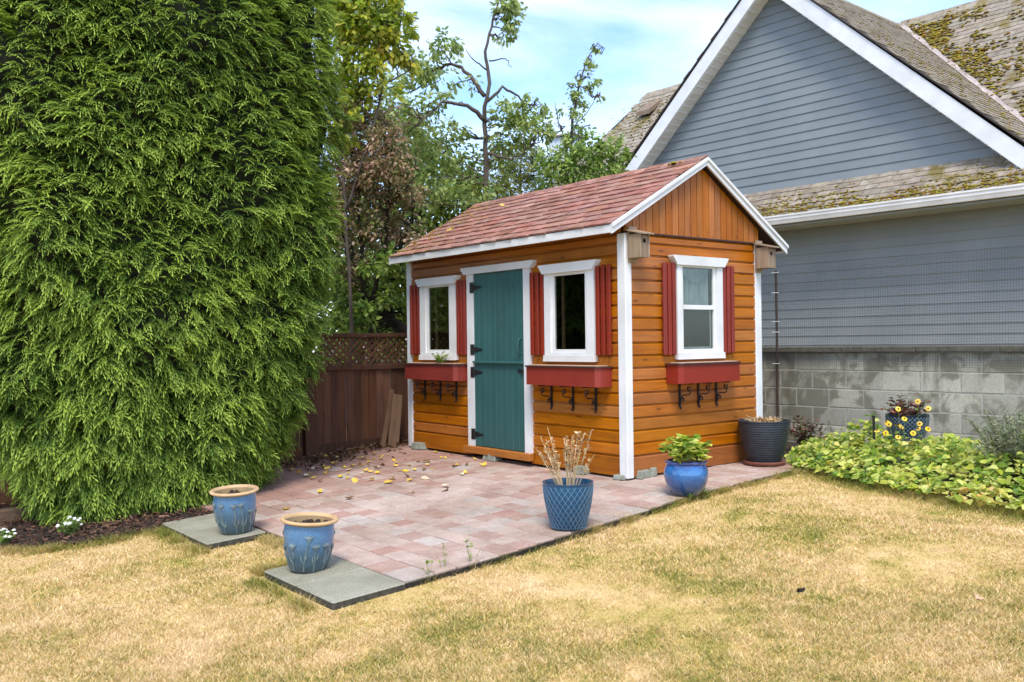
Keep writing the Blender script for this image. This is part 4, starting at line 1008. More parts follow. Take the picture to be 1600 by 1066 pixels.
n1 = hedge_pt(th + eps, z) - p; n2 = hedge_pt(th, z + eps) - p; nn = nrm(np.cross(n1, n2))
tocam = nrm(CAM_P - p); face = (nn * tocam).sum(1)
keep = (face > -.30) | (rng.random(len(th)) < .16); keep &= p[:, 2] > gnd(0) - .1
idx = np.where(keep)[0][:N]; p, nn, zz = p[idx], nn[idx], z[idx]
m_ = len(idx)
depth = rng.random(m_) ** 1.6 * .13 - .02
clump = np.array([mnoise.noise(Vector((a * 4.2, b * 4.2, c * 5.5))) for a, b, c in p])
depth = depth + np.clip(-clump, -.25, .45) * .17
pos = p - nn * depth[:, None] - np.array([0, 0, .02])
tang = nrm(np.cross(nn, np.array([0, 0, 1.])))
out = nn * .85 + tang * rng.normal(0, .50, m_)[:, None] + np.array([0, 0, 1.]) * rng.normal(.06, .24, m_)[:, None]
rot = frames(out, np.array([0, 0, 1.]) + nn * rng.uniform(-.05, .65, m_)[:, None] + rng.normal(0, .28, (m_, 3)))
scl = rng.uniform(.085, .17, m_) * np.where(zz < .8, 1.2, 1.0)
rv = np.clip(rng.normal(.55, .22, m_) - depth * 2.2 + .10, 0, 1)  # random tone; deeper sprays darker, shade among them put into the colour
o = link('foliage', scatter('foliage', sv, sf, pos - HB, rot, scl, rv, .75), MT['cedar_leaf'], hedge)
bi = rng.choice(m_, 70, replace=False)
o = link('browned_sprays', scatter('browned_sprays', sv, sf, pos[bi] - HB - nn[bi] * .05, rot[bi], scl[bi] * .8, rng.random(70)), MT['brown_leaf_spray'], hedge)

# ------------------------------------------------------------------ trees and shrubs behind the fence
LEAF_V = np.array([(0, 0, 0), (.34, .26, .05), (.34, -.26, .05), (.70, .20, .02), (.70, -.20, .02), (1, 0, -.10), (.5, 0, -.03)])
LEAF_F = np.array([(0, 6, 1), (0, 2, 6), (1, 6, 3), (2, 4, 6), (3, 6, 5), (6, 4, 5)])
SPRIG_V = np.array([(0, -.05, 0), (0, .05, 0), (.9, .0, -.2), (.15, 0, 0), (.45, .4, -.02), (.3, 0, 0), (.15, 0, 0), (.45, -.4, -.02), (.3, 0, 0), (.45, 0, -.05), (.75, .3, -.1), (.6, 0, -.1), (.45, 0, -.05), (.75, -.3, -.1), (.6, 0, -.1)])
SPRIG_F = np.array([(0, 2, 1), (3, 5, 4), (6, 7, 8), (9, 11, 10), (12, 13, 14)])
def leaf_cloud(clusters, per, size, droop=.6, tv=LEAF_V, tf=LEAF_F, aspect=.9, hollow=.25, z_min=None):
    """clusters: (px, py, depth, rpx, weight, vertical stretch)"""
    P = []; D = []; S = []
    for cl in clusters:
        x, y_, d, r = cl[:4]; wgt = cl[4] if len(cl) > 4 else 1; vs = cl[5] if len(cl) > 5 else .9
        c = at(x, y_, d); rad = r * d / FPX; n = int(per * wgt * (r / 40) ** 2)
        # sub-clumps give light and dark tufts with gaps
        k = max(3, int(n / 22)); sub = rand_dirs(k) * (rng.random(k) ** .45 * rad)[:, None] * np.array([1, 1, vs]); w = rng.integers(0, k, n)
        q = sub[w] + rng.normal(0, 1, (n, 3)) * rad * .19
        P.append(c + q); dd = nrm(q + rng.normal(0, rad * .5, (n, 3))); dd[:, 2] -= droop; D.append(dd); S.append(rng.uniform(size[0], size[1], n))
    P = np.concatenate(P); D = np.concatenate(D); S = np.concatenate(S)
    rot = frames(D, np.array([0, 0, 1.]) + rng.normal(0, .7, P.shape)); rv = rng.random(len(P))
    return P, rot, S, rv, tv, tf
def limb(m, pts, r0, r1, n=6, wig=.014):
    pts = [np.array(q, float) for q in pts]; out = []
    for i in range(len(pts) - 1):
        for k in range(4):
            t = k / 4; q = pts[i] * (1 - t) + pts[i + 1] * t
            if k: q = q + rng.normal(0, wig, 3)
            out.append(q)
    out.append(pts[-1]); rr = [r0 + (r1 - r0) * i / (len(out) - 1) for i in range(len(out))]; m.tube(out, rr, n); return out
def tree(name, label, cat, base, limbs, clusters, per, size, leafmat, barkmat=None, twigs=3, group=None, **kw):
    base = np.array(base, float); root = empty(name, tuple(base)); tag(root, label, cat, group)
    m = MB(); allp = []
    for pts, r0, r1 in limbs: allp += limb(m, pts, r0, r1)
    allp = np.array(allp)
    for cl in clusters:
        c = at(*cl[:3]); rad = cl[3] * cl[2] / FPX
        for _ in range(twigs):
            e = c + rand_dirs(1)[0] * rad * rng.uniform(.3, .9); dd = ((allp - e) ** 2).sum(1) + np.maximum(0, allp[:, 2] - e[2]) * 2; a = allp[dd.argmin()]
            if np.linalg.norm(a - e) < 1.6: limb(m, [a, (a + e) / 2 + rng.normal(0, .05, 3), e], .012, .004, 4, .02)
    m.v = [tuple(np.array(q) - base) for q in m.v]; m.build('trunk', barkmat or MT['bark'], root, smooth=True)
    P, rot, S, rv, tv, tf = leaf_cloud(clusters, per, size, **kw)
    link('crown', scatter('crown', tv, tf, P - base, rot, S, rv), leafmat, root)
    return root
def gb(px, dep, z=0.0):
    q = at(px, 500, dep); return np.array([q[0], q[1], gnd(q[1]) - .05 + z])
# pear tree with a bare upright trunk
D = 13.2
tree('pear_tree', 'pear tree with bare lichened upper trunk and drooping grey green leaves', 'tree', gb(752, D),
     [([gb(752, D), at(748, 420, D), at(757, 330, D), at(760, 250, D), at(757, 180, D), at(765, 130, D), at(758, 80, D), at(770, 30, D), at(790, -20, D)], .055, .012),
      ([at(757, 150, D), at(735, 118, D + .2), at(705, 100, D + .3), at(675, 112, D + .4), at(650, 140, D + .5)], .035, .010),
      ([at(759, 190, D), at(730, 165, D - .2), at(690, 160, D - .4), at(655, 195, D - .5)], .035, .010),
      ([at(759, 160, D), at(785, 135, D), at(810, 150, D + .1), at(835, 180, D + .2)], .026, .008),
      ([at(760, 215, D), at(735, 215, D + .4), at(700, 230, D + .6)], .022, .007),
      ([at(762, 110, D), at(745, 98, D - .2), at(728, 78, D - .3)], .014, .004),
      ([at(764, 95, D), at(790, 92, D), at(800, 105, D)], .012, .004),
      ([at(760, 240, D), at(800, 250, D - .2), at(830, 230, D - .2)], .024, .007)],
     [(793, 32, D, 24, 1.3, 1.3), (788, 8, D, 20, 1.2), (800, 50, D, 12, 1.2), (812, 182, D, 34, 1.0), (838, 160, D, 20, .6), (800, 220, D + .3, 34, 1.1), (835, 205, D - .3, 24, .9), (785, 185, D + .2, 22, .7), (850, 190, D, 16, .6),
      (690, 75, D, 28, .9), (660, 105, D + .2, 32, 1.0), (628, 130, D + .3, 30, 1.0), (665, 165, D - .3, 28, .9), (640, 200, D, 36, 1.0), (690, 120, D + .4, 26, .6), (610, 170, D, 30, .9), (700, 165, D, 22, .45),
      (690, 225, D + .2, 36, .7), (722, 255, D + .4, 34, .8), (655, 255, D + .3, 38, 1.0), (775, 262, D + .5, 30, .8), (735, 128, D, 14, .25), (720, 200, D, 20, .35), (770, 215, D, 16, .4), (680, 290, D, 36, 1), (735, 300, D - .2, 34, 1), (640, 305, D, 30, .9)],
     560, (.055, .10), MT['pear_leaf'], droop=.75)
# slim young tree near the grey roof
D = 14.2
tree('slim_tree', 'slim young tree with a narrow leafy leader beside the grey roof', 'tree', gb(898, D),
     [([gb(898, D), at(896, 330, D), at(892, 230, D), at(898, 170, D), at(912, 110, D), at(936, 66, D)], .04, .006), ([at(895, 235, D), at(872, 190, D), at(868, 160, D)], .016, .004), ([at(897, 200, D), at(918, 175, D), at(932, 148, D)], .010, .003), ([at(893, 240, D), at(905, 215, D), at(900, 190, D)], .012, .004)],
     [(934, 72, D, 8, 2.2, 1.6), (926, 95, D, 12, 1.6, 1.4), (914, 122, D, 17, 1.4, 1.2), (900, 140, D, 17, 1.3), (918, 140, D, 10, 1.0), (897, 172, D, 22, 1.3, 1.2), (903, 205, D, 22, 1.3, 1.2), (866, 190, D, 14, 1.1, 1.4), (932, 152, D, 8, .8), (885, 222, D, 18, 1.0)],
     420, (.05, .085), MT['pear_leaf'], droop=.8)
# yellowing tree above the hedge
D = 11.2
tree('yellowing_tree', 'broad leaved tree turning yellow, rising behind the hedge top', 'tree', gb(545, D),
     [([gb(545, D), at(548, 480, D), at(540, 350, D), at(530, 220, D), at(510, 90, D), at(490, -60, D)], .028, .012), ([at(532, 230, D), at(560, 120, D), at(610, 40, D)], .02, .007), ([at(540, 330, D), at(575, 230, D), at(600, 130, D), at(640, 110, D)], .02, .007), ([at(512, 90, D), at(560, 40, D), at(580, -20, D)], .03, .008)],
     [(520, 20, D, 44, 1.0), (560, 40, D, 40, 1.0), (600, 20, D, 34, .9), (620, 50, D, 24, .8), (540, 90, D, 36, .9), (575, 105, D, 30, .8), (600, 75, D, 28, .7), (510, -30, D, 50, 1), (560, -25, D, 44, .9), (520, 140, D, 30, .8), (560, 160, D, 30, .7), (595, 145, D, 26, .6), (535, 200, D, 30, .7), (610, -5, D, 24, .9), (630, 85, D, 26, .8), (635, 30, D, 20, .7), (585, 60, D, 40, 1), (550, 20, D, 44, 1)],
     480, (.06, .115), MT['lime_leaf'], droop=.6)
# russet lilac by the fence
D = 11.6
tree('russet_shrub', 'tall shrub with russet brown dying leaves between hedge and shed', 'shrub', gb(585, D),
     [([gb(585, D), at(580, 520, D), at(565, 420, D), at(560, 300, D), at(550, 180, D)], .05, .008), ([at(575, 500, D), at(600, 400, D), at(610, 280, D), at(600, 180, D)], .04, .008), ([at(580, 480, D), at(545, 430, D), at(535, 360, D)], .03, .008), ([at(595, 430, D), at(630, 380, D), at(645, 330, D)], .03, .006), ([at(605, 330, D), at(640, 290, D), at(650, 250, D)], .02, .005)],
     [(545, 130, D, 28, .8), (560, 180, D, 32, .8), (600, 190, D, 30, .8), (540, 235, D, 34, 1.0), (585, 240, D, 36, 1.0), (620, 235, D, 28, .8), (545, 300, D, 36, 1.1), (590, 300, D, 38, 1.1), (630, 300, D, 32, .9), (545, 360, D, 34, 1.0), (590, 355, D, 36, 1.0), (600, 215, D - .45, 26, 1.0), (625, 255, D - .45, 26, 1.0), (590, 265, D - .45, 26, 1.0), (640, 300, D - .4, 22, .9), (560, 150, D - .4, 24, 1.0), (560, 270, D - .3, 30, 1.0), (540, 190, D - .3, 26, .9), (530, 330, D - .3, 26, .9), (525, 270, D - .2, 26, .9), (630, 350, D, 28, .9), (650, 375, D - .3, 20, .7), (540, 420, D, 30, .7), (570, 410, D, 26, .5), (560, 440, D, 22, .6)],
     900, (.035, .07), MT['lilac_leaf'], MT['bark_dark'], twigs=4, droop=.5)
# green shrub low between hedge and shed, dark leaning trunk
D = 12.0
tree('dark_plum_tree', 'dark leaning trunk with shaded green leaves over the lattice fence', 'tree', gb(690, D),
     [([gb(690, D), at(655, 530, D), at(610, 500, D), at(575, 465, D), at(550, 400, D), at(540, 340, D)], .095, .03), ([at(615, 503, D), at(600, 440, D), at(620, 380, D)], .04, .012)],
     [(535, 455, D - .6, 24, 1.1), (575, 485, D - .6, 22, 1.1), (612, 425, D - .5, 24, 1.1), (600, 468, D - .5, 20, 1.0), (550, 508, D - .5, 20, 1.0), (525, 400, D - .6, 20, 1.0), (622, 395, D - .5, 18, 1.0), (575, 420, D - .6, 20, .9), (540, 470, D - .2, 26, .9), (575, 455, D - .2, 24, .8), (610, 440, D, 28, 1.0), (545, 500, D, 22, .9), (625, 490, D + .3, 24, .8), (540, 480, D + .6, 32, .9), (580, 480, D + .8, 34, .9), (620, 450, D + .6, 32, .9), (560, 430, D + .7, 32, .8), (610, 405, D + .5, 30, 1.1), (628, 425, D - .3, 24, 1.1), (605, 395, D - .3, 18, 1.0), (520, 440, D + .5, 28, .9), (645, 470, D + .9, 34, .9), (590, 520, D + .9, 34, .9), (540, 520, D + .9, 34, .9), (530, 500, D, 20, .7), (570, 505, D, 16, .6)],
     560, (.055, .10), MT['shrub_leaf'], MT['bark_dark'], droop=.5)
# shrubs showing over the shed ridge
D = 14.0
tree('leafy_shrub', 'leafy green shrub showing over the red shed ridge by the grey roof', 'shrub', gb(930, D),
     [([gb(930, D), at(930, 380, D), at(925, 290, D), at(915, 230, D)], .05, .01), ([at(928, 330, D), at(955, 270, D), at(965, 215, D)], .03, .006), ([at(928, 330, D), at(890, 280, D), at(868, 240, D)], .03, .006)],
     [(865, 255, D, 28, 1.0), (895, 245, D, 28, 1.1), (925, 235, D, 28, 1.1), (950, 225, D, 22, 1.0), (965, 240, D, 18, .9), (905, 275, D, 34, 1.1), (945, 262, D, 30, 1.0), (865, 290, D, 34, 1.0), (960, 265, D, 20, .8)],
     700, (.055, .10), MT['shrub_leaf'], droop=.6)
D = 14.6
tree('golden_conifer', 'yellow green feathery conifer behind the red shed ridge', 'conifer', gb(815, D),
     [([gb(815, D), at(815, 400, D), at(815, 240, D)], .07, .01)],
     [(815, 262, D, 40, 1.3), (785, 280, D, 36, 1.3), (845, 275, D, 34, 1.3), (815, 310, D, 50, 1.3), (770, 310, D, 36, 1.2), (850, 310, D, 36, 1.2), (835, 245, D, 20, 1.1), (795, 250, D, 24, 1.1)],
     420, (.07, .13), MT['conifer_leaf'], droop=.3, tv=SPRIG_V, tf=SPRIG_F)
# dense dark tree filling behind
D = 16.5
tree('dense_tree', 'dense dark green tree deep behind the russet shrub and pear tree', 'tree', gb(660, D),
     [([gb(660, D), at(660, 400, D), at(655, 250, D), at(650, 180, D)], .16, .03), ([at(660, 380, D), at(590, 300, D), at(560, 220, D)], .06, .02), ([at(660, 350, D), at(720, 290, D), at(750, 240, D)], .06, .02)],
     [(560, 240, D, 48, 1), (610, 230, D, 48, 1), (660, 235, D, 46, 1), (710, 270, D, 44, 1), (750, 290, D, 40, .9), (540, 310, D, 52, 1.1), (600, 320, D, 56, 1.1), (660, 320, D, 56, 1.1), (720, 330, D, 50, 1), (560, 400, D, 56, 1.1), (620, 400, D, 56, 1.1), (680, 400, D, 50, 1), (540, 470, D, 56, 1.1), (610, 480, D, 56, 1.1), (570, 540, D, 50, 1.0), (640, 540, D, 50, 1), (520, 180, D, 40, .9), (580, 175, D, 36, .8), (630, 185, D, 34, .7), (520, 520, D, 46, 1), (600, 520, D, 46, 1), (670, 500, D, 50, 1), (560, 470, D, 46, 1), (510, 420, D, 46, 1), (520, 360, D, 44, 1)] + [(x_, y_, D, 55, .9) for x_ in (390, 460) for y_ in (220, 310, 400, 490)],
     480, (.08, .14), MT['dark_leaf'], MT['bark_dark'], droop=.4)
D = 12.6
tree('laurel', 'dense dark evergreen behind the fence and the clipped hedge', 'tree', gb(260, D),
     [([gb(260, D), at(260, 400, D), at(255, 200, D)], .09, .03)],
     [(x_, y_, D, 85, 1.0) for x_ in (-420, -300, -180, -60, 80, 190, 300, 400) for y_ in (120, 260, 400, 480, 560)], 90, (.10, .17), MT['dark_leaf'], MT['bark_dark'], droop=.4)
# far pale box seen through the leaves
fb = at(885, 190, 34); far = empty('distant_building', (fb[0], fb[1], -1)); tag(far, 'pale blue grey building end far behind the slim tree', 'building')
m = MB(); m.box((-.5, -.5, 0), (.5, .5, fb[2] + .35)); m.build('wall', MT['far_wall'], far, rot=(0, 0, .4))
m = MB(); m.prism([(-.6, fb[2] + .35), (.6, fb[2] + .35), (.6, fb[2] + .41), (-.6, fb[2] + .41)], 'y', -.6, .6); m.build('roof', MT['grey_wood'], far, rot=(0, 0, .4))

# ------------------------------------------------------------------ flower bed by the wall
def bedh(x, y):
    e = np.clip((y - np.interp(x, [-5.5, -5.1, -4.48, -3.78, -3.2, -2.74, -1.2, 1.5], [7.85, 7.33, 7.02, 6.78, 6.6, 6.54, 6.35, 6.2])) / .75, 0, 1)
    back = np.clip((8.8 - y) / .5, .35, 1)
    n = np.array([mnoise.noise(Vector((a * 2.3, b * 2.3, 0))) for a, b in zip(x, y)])
    return (.045 + .21 * e ** .7 + .22 * n * e) * back
N = 12000; bx = rng.uniform(-5.45, -.6, N * 3); by = rng.uniform(6.3, 8.75, N * 3); k = inside(BED, bx, by + .05) & (by > 6.2); k &= ~((bx < -5.15) & (by > 8.25))
bx, by = bx[k][:N], by[k][:N]; bh = bedh(bx, by); lz = gnd(7.2) + bh * rng.uniform(.45, 1.08, len(bx))
P = np.stack([bx, by, lz], axis=1); dr = rng.normal(0, 1, P.shape); dr[:, 2] = rng.normal(-.15, .25, len(P)); dr[:, 1] -= .45
HEART_V = np.array([(0, 0, 0), (-.06, .26, .05), (.28, .46, .04), (.70, .27, .0), (1, 0, -.14), (.70, -.27, .0), (.28, -.46, .04), (-.06, -.26, .05), (.42, 0, -.05)])
HEART_F = np.array([(8, 0, 1), (8, 1, 2), (8, 2, 3), (8, 3, 4), (8, 4, 5), (8, 5, 6), (8, 6, 7), (8, 7, 0)])[:, ::-1]
o = link('ground_cover', scatter('ground_cover', HEART_V, HEART_F, P, frames(dr, np.array([0, -.25, 1.]) + rng.normal(0, .42, P.shape)), rng.uniform(.030, .070, len(P)), rng.random(len(P))), MT['cover_leaf'])
tag(o, 'bright lime green leafy ground cover along the block wall', 'plants', kind='stuff')
def sprigs(name, label, cat, base, n, hgt, spread, leafn, lsize, leafmat, stemmat, lean=(0, 0), tv=LEAF_V, tf=LEAF_F, leafband=(.25, 1), r=.004, group=None, tops=None, taper=.6, stuff=False):
    """upright stems fanning from one root, each with leaves"""
    base = np.array(base, float); root = empty(name, tuple(base)); tag(root, label, cat, group)
    LP, LD = [], []
    for i in range(n):
        a = rng.uniform(0, 6.28); s = rng.random() ** .6 * spread; h = rng.uniform(hgt[0], hgt[1]) * (1 - taper * .4 * s / max(spread, 1e-6))
        p0 = np.array([math.cos(a) * s * .25, math.sin(a) * s * .25, 0]); p2 = np.array([math.cos(a) * s + lean[0], math.sin(a) * s + lean[1], h]); p1 = (p0 * .6 + p2 * .4) + np.array([0, 0, h * .12])
        pts = [p0 * (1 - t) ** 2 + 2 * p1 * t * (1 - t) + p2 * t * t for t in np.linspace(0, 1, 6)]
        m = MB(); m.tube(pts, [r * (1 - .5 * t) for t in np.linspace(0, 1, 6)], 4); m.build('stem', stemmat, root)
        for k in range(leafn):
            t = rng.uniform(*leafband); q = p0 * (1 - t) ** 2 + 2 * p1 * t * (1 - t) + p2 * t * t; b = rng.uniform(0, 6.28); LP.append(q); LD.append((math.cos(b), math.sin(b), rng.uniform(-.3, .8)))
        if tops: tops(root, p2)
    LP = np.array(LP); LD = np.array(LD)
    link('leaves', scatter('leaves', tv, tf, LP, frames(LD, np.array([0, 0, 1.]) + rng.normal(0, .35, LP.shape)), rng.uniform(lsize[0], lsize[1], len(LP)), rng.random(len(LP))), leafmat, root)
    return root
# lavender like bush at the right
lb = gpix(1578, 770); 
sprigs('lavender_bush', 'grey green twiggy lavender bush beside the lime ground cover', 'bush', (lb[0], lb[1] + .25, gnd(lb[1])), 170, (.40, .70), .42, 56, (.035, .065), MT['lavender'], MT['lav_stem'], tv=np.array([(0, -.09, 0), (0, .09, 0), (1, 0, .1)]), tf=np.array([(0, 1, 2)]), leafband=(.3, 1), r=.003)
# small burgundy plant by the wall
_d = CAM_R @ np.array([1262 - 800., 690 - 533., FPX]); _t = 8.35 / _d[1]; q = CAM_P + _d * _t
sprigs('burgundy_plant', 'small dark burgundy leaved plant low against the block wall', 'plant', (q[0], q[1], gnd(q[1])), 26, (q[2] + .06, q[2] + .28), .22, 14, (.035, .065), MT['burgundy'], MT['green_stem'])
q = gpix(1232, 695); sprigs('hellebore', 'taller leafy green shoot standing against the block wall', 'plant', (-4.95, 8.45, .04), 6, (.3, .42), .10, 7, (.06, .10), MT['shrub_leaf'], MT['green_stem'])
# thin black stake
q = gpix(1368, 722); m = MB(); m.tube([(0, 0, 0), (0, 0, .42)], .012, 8); m.tube([(0, 0, .42), (0, 0, .445)], .016, 8)
tag(m.build('garden_stake', MT['iron'], None, loc=(-4.65, 7.95, .03)), 'thin black garden stake standing in the lime ground cover', 'stake')
# lattice pot in the bed with burgundy plant and saucer
def lattice_pot(loc, Rt, Rb, H, name, label, body, line, nl, soil_r=.9, soilz=.9):
    o = empty(name, loc); tag(o, label, 'pot')
    pr = [(Rb * .93, 0), (Rb, .008)]; 
    rad = lambda t: Rb + (Rt - Rb) * (1 - (1 - t) ** 1.7)
    for i in range(1, 15): pr.append((rad(i / 14), H * i / 14))
    pr += [(Rt + .004, H + .004), (Rt - .010, H + .004), (Rt - .014, H - .02), (Rt * .80, H * .55)]
    m = MB(); m.lathe(pr, 48, cap0=True, cap1=True); m.build('body', body, o, smooth=True)
    m = MB()
    for s in (1, -1):
        for k in range(nl):
            a0 = 2 * math.pi * k / nl; pts = []
            for i in range(13): t = .03 + .92 * i / 12; r = rad(t) + .0007; a = a0 + s * t * 1.35; pts.append((r * math.cos(a), r * math.sin(a), H * t))
            m.tube(pts, .0024, 4, cap=False)
    m.build('lattice_relief', line, o)
    m = MB(); m.lathe([(Rt * .88, H * soilz - .03), (Rt * .6, H * soilz - .025), (.01, H * soilz - .02)], 24, cap0=False, cap1=True); m.build('soil', MT['soil'], o)
    return o
_d = CAM_R @ np.array([1418 - 800., 690 - 533., FPX]); _t = 8.20 / _d[1]; LPX = CAM_P + _d * _t
m = MB(); m.lathe([(.145, 0), (.16, .006), (.175, .03), (.170, .032), (.155, .012), (.01, .010)], 32, cap0=True, cap1=True); tag(m.build('plant_saucer', MT['saucer'], None, loc=tuple(LPX - np.array([0, 0, .012])), smooth=True), 'terracotta coloured saucer under the navy lattice pot by the wall', 'saucer')
SH = LPX[2] + .07; m = MB(); m.lathe([(.17, 0), (.15, SH * .9), (.14, SH - .012)], 16, cap0=True, cap1=True); tag(m.build('pot_stand', MT['concrete'], None, loc=(LPX[0], LPX[1], -.07)), 'low grey concrete stand hidden in leaves under the navy lattice pot', 'stand')
lattice_pot(tuple(LPX), .19, .135, .25, 'plant_pot', 'navy pot with pale lattice pattern standing in the flower bed by the wall', MT['dark_lattice_pot'], MT['pale_line'], 30)
sprigs('pot_begonia', 'burgundy flowering plant spilling over the navy lattice pot', 'plant', tuple(LPX + np.array([0, 0, .20])), 26, (.10, .26), .21, 13, (.035, .065), MT['burgundy'], MT['green_stem'])
def daisies(root, p):
    m = MB(); c = Vector(p); nz_ = Vector((rng.normal(.4, .35), rng.normal(-.7, .35), .55)).normalized(); e1 = nz_.orthogonal().normalized(); e2 = nz_.cross(e1)
    for i in range(11):
        a = i * .571; d = e1 * math.cos(a) + e2 * math.sin(a) - nz_ * .2; s_ = e2 * math.cos(a) - e1 * math.sin(a); n = len(m.v)
        m.v += [tuple(c + d * .008 - s_ * .004), tuple(c + d * .008 + s_ * .004), tuple(c + d * .024 + s_ * .005), tuple(c + d * .024 - s_ * .005)]; m.f.append((n, n + 1, n + 2, n + 3))
    m.build('petals', MT['yellow'], root); m = MB(); m.tube([c - nz_ * .002, c + nz_ * .008, c + nz_ * .012], [.005, .004, .0015], 7); m.build('flower_centre', MT['darkrim'], root)
for cx_, cy_, h in ((-4.22, 7.66, .64), (-4.10, 7.74, .66), (-4.30, 7.55, .52)):
    sprigs('coneflower', 'yellow black eyed daisies on thin stems before the navy lattice pot', 'flowers', (cx_, cy_, gnd(cy_)), 5, (h * .62, h), .16, 3, (.03, .05), MT['shrub_leaf'], MT['green_stem'], r=.0025, group='yellow daisies in the flower bed', tops=daisies)

# ------------------------------------------------------------------ pots
def flower_pot(loc, rz, label, tilt):
    o = empty('glazed_pot', loc, rz); tag(o, label, 'pot'); o.rotation_euler = (math.atan(.06), 0, rz)
    H = .325
    pr = [(.092, 0), (.105, .004), (.122, .05), (.138, .11), (.148, .17), (.152, .22), (.150, .26), (.148, .288)]
    m = MB(); m.lathe(pr, 56, cap0=True); m.build('body', MT['glaze_flower'], o, smooth=True)
    m = MB(); m.lathe([(.147, .290), (.166, .296), (.175, .302), (.176, .309), (.170, .316), (.158, .318), (.150, .312), (.143, .298)], 56, cap0=False); m.build('rim', MT['terracotta_rim'], o, smooth=True)
    m = MB(); m.lathe([(.143, .300), (.138, .24), (.130, .20)], 48, cap0=False); m.build('inside', MT['clay_in'], o, smooth=True)
    m = MB(); m.lathe([(.141, .262), (.08, .268), (.01, .275)], 32, cap0=False, cap1=True); so = m.build('soil', MT['soil'], o)
    r2 = random.Random(int(loc[0] * 100))
    for k in range(26):
        b = MB(); a = r2.uniform(0, 6.28); rr = r2.uniform(0, .11); s = r2.uniform(.008, .022); b.lathe([(s, -s * .4), (s * .9, s * .3), (s * .3, s * .8)], 5, cap0=True, cap1=True)
        b.build('soil_clod', MT['soil'], so, loc=(rr * math.cos(a), rr * math.sin(a), .277), rot=(r2.uniform(-.5, .5), r2.uniform(-.5, .5), 0))
    # raised flower relief
    prr = lambda z_: float(np.interp(z_, [q[1] for q in pr], [q[0] for q in pr])) + .001
    nst = 11
    for k in range(nst):
        m = MB(); a0 = 2 * math.pi * k / nst + r2.uniform(-.12, .12); h = r2.choice([.13, .17, .205, .15]); lean_ = r2.uniform(-.25, .25)
        P_ = lambda a, z_, d=0: ((prr(z_) + d) * math.cos(a), (prr(z_) + d) * math.sin(a), z_)
        m.tube([P_(a0 + lean_ * (t ** 1.5), .012 + (h - .012) * t) for t in np.linspace(0, 1, 8)], [.0045] * 8, 5)
        ae = a0 + lean_
        for j in range(5):
            da = (j - 2) * .075; m.tube([P_(ae, h - .004), P_(ae + da * .6, h + .018, .002), P_(ae + da * 1.25, h + .040 - abs(j - 2) * .005)], [.005, .0065, .002], 5)
        for s in (-1, 1):
            z0 = r2.uniform(.03, .07); m.tube([P_(a0, z0), P_(a0 + s * .10, z0 + .03, .001), P_(a0 + s * .13, z0 + .065)], [.003, .007, .002], 5)
        m.build('flower_relief', MT['relief'], o)
    return o
pF = gpix(488, 893, .006); flower_pot((pF[0] - .065, pF[1] + .0, gnd(pF[1]) + .008), 2.2, 'blue glazed raised flower pot on the slab at the open lawn corner', 0)
pB = gpix(366, 834, .006); flower_pot((pB[0] - .04, pB[1] + .03, gnd(pB[1] + .03) + .008), .7, 'blue glazed pot with raised flowers on the slab against the hedge foot', 0)
# lattice pot with dried sedum
pL = gpix(889, 831); LL = np.array([pL[0] - .06, pL[1] + .05, 0]); LL[2] = gnd(LL[1]) + .006
lpo = lattice_pot(tuple(LL), .172, .112, .315, 'lattice_pot', 'blue pot with lattice pattern holding dry sedum stems on the patio edge', MT['lattice_pot'], MT['lattice_line'], 26, soilz=.86)
def seeds(root, p): pass
BUD_V = np.array([(0, -.16, 0), (0, .16, 0), (.5, .26, .1), (.5, -.26, .1), (1, 0, .15)]); BUD_F = np.array([(0, 1, 2), (0, 2, 3), (3, 2, 4)])
sprigs('dried_sedum', 'dry straw coloured sedum stems standing in the blue lattice pot', 'plant', tuple(LL + np.array([0, 0, .23])), 30, (.28, .50), .23, 20, (.018, .036), MT['sedum_leaf'], MT['straw'], tv=BUD_V, tf=BUD_F, leafband=(.48, 1.0), r=.0042, taper=.3)
# cobalt round pot
pC = gpix(1074, 778); CC = np.array([pC[0] - .08, pC[1] + .08, 0]); CC[2] = gnd(CC[1]) + .006
co = empty('cobalt_pot', tuple(CC)); tag(co, 'shiny cobalt blue round pot with green plant beside the shed corner', 'pot')
pr = [(.10, 0), (.115, .006), (.142, .05), (.163, .10), (.171, .145), (.168, .19), (.155, .222), (.148, .236)]
m = MB(); m.lathe(pr, 56); m.build('body', MT['glaze_cobalt'], co, smooth=True)
m = MB(); m.lathe([(.147, .235), (.160, .243), (.166, .252), (.162, .262), (.148, .264), (.138, .255), (.138, .20)], 56, cap0=False); m.build('rim', MT['cobalt_rim'], co, smooth=True)
m = MB(); m.lathe([(.138, .215), (.08, .222), (.01, .225)], 32, cap0=False, cap1=True); m.build('soil', MT['soil'], co)
sprigs('green_pot_plant', 'bright green crinkled leafy plant with yellow edges in the cobalt pot', 'plant', tuple(CC + np.array([0, 0, .21])), 30, (.12, .25), .21, 12, (.045, .085), MT['cover_leaf'], MT['straw'], tv=HEART_V, tf=HEART_F, leafband=(.62, 1.05), r=.003)
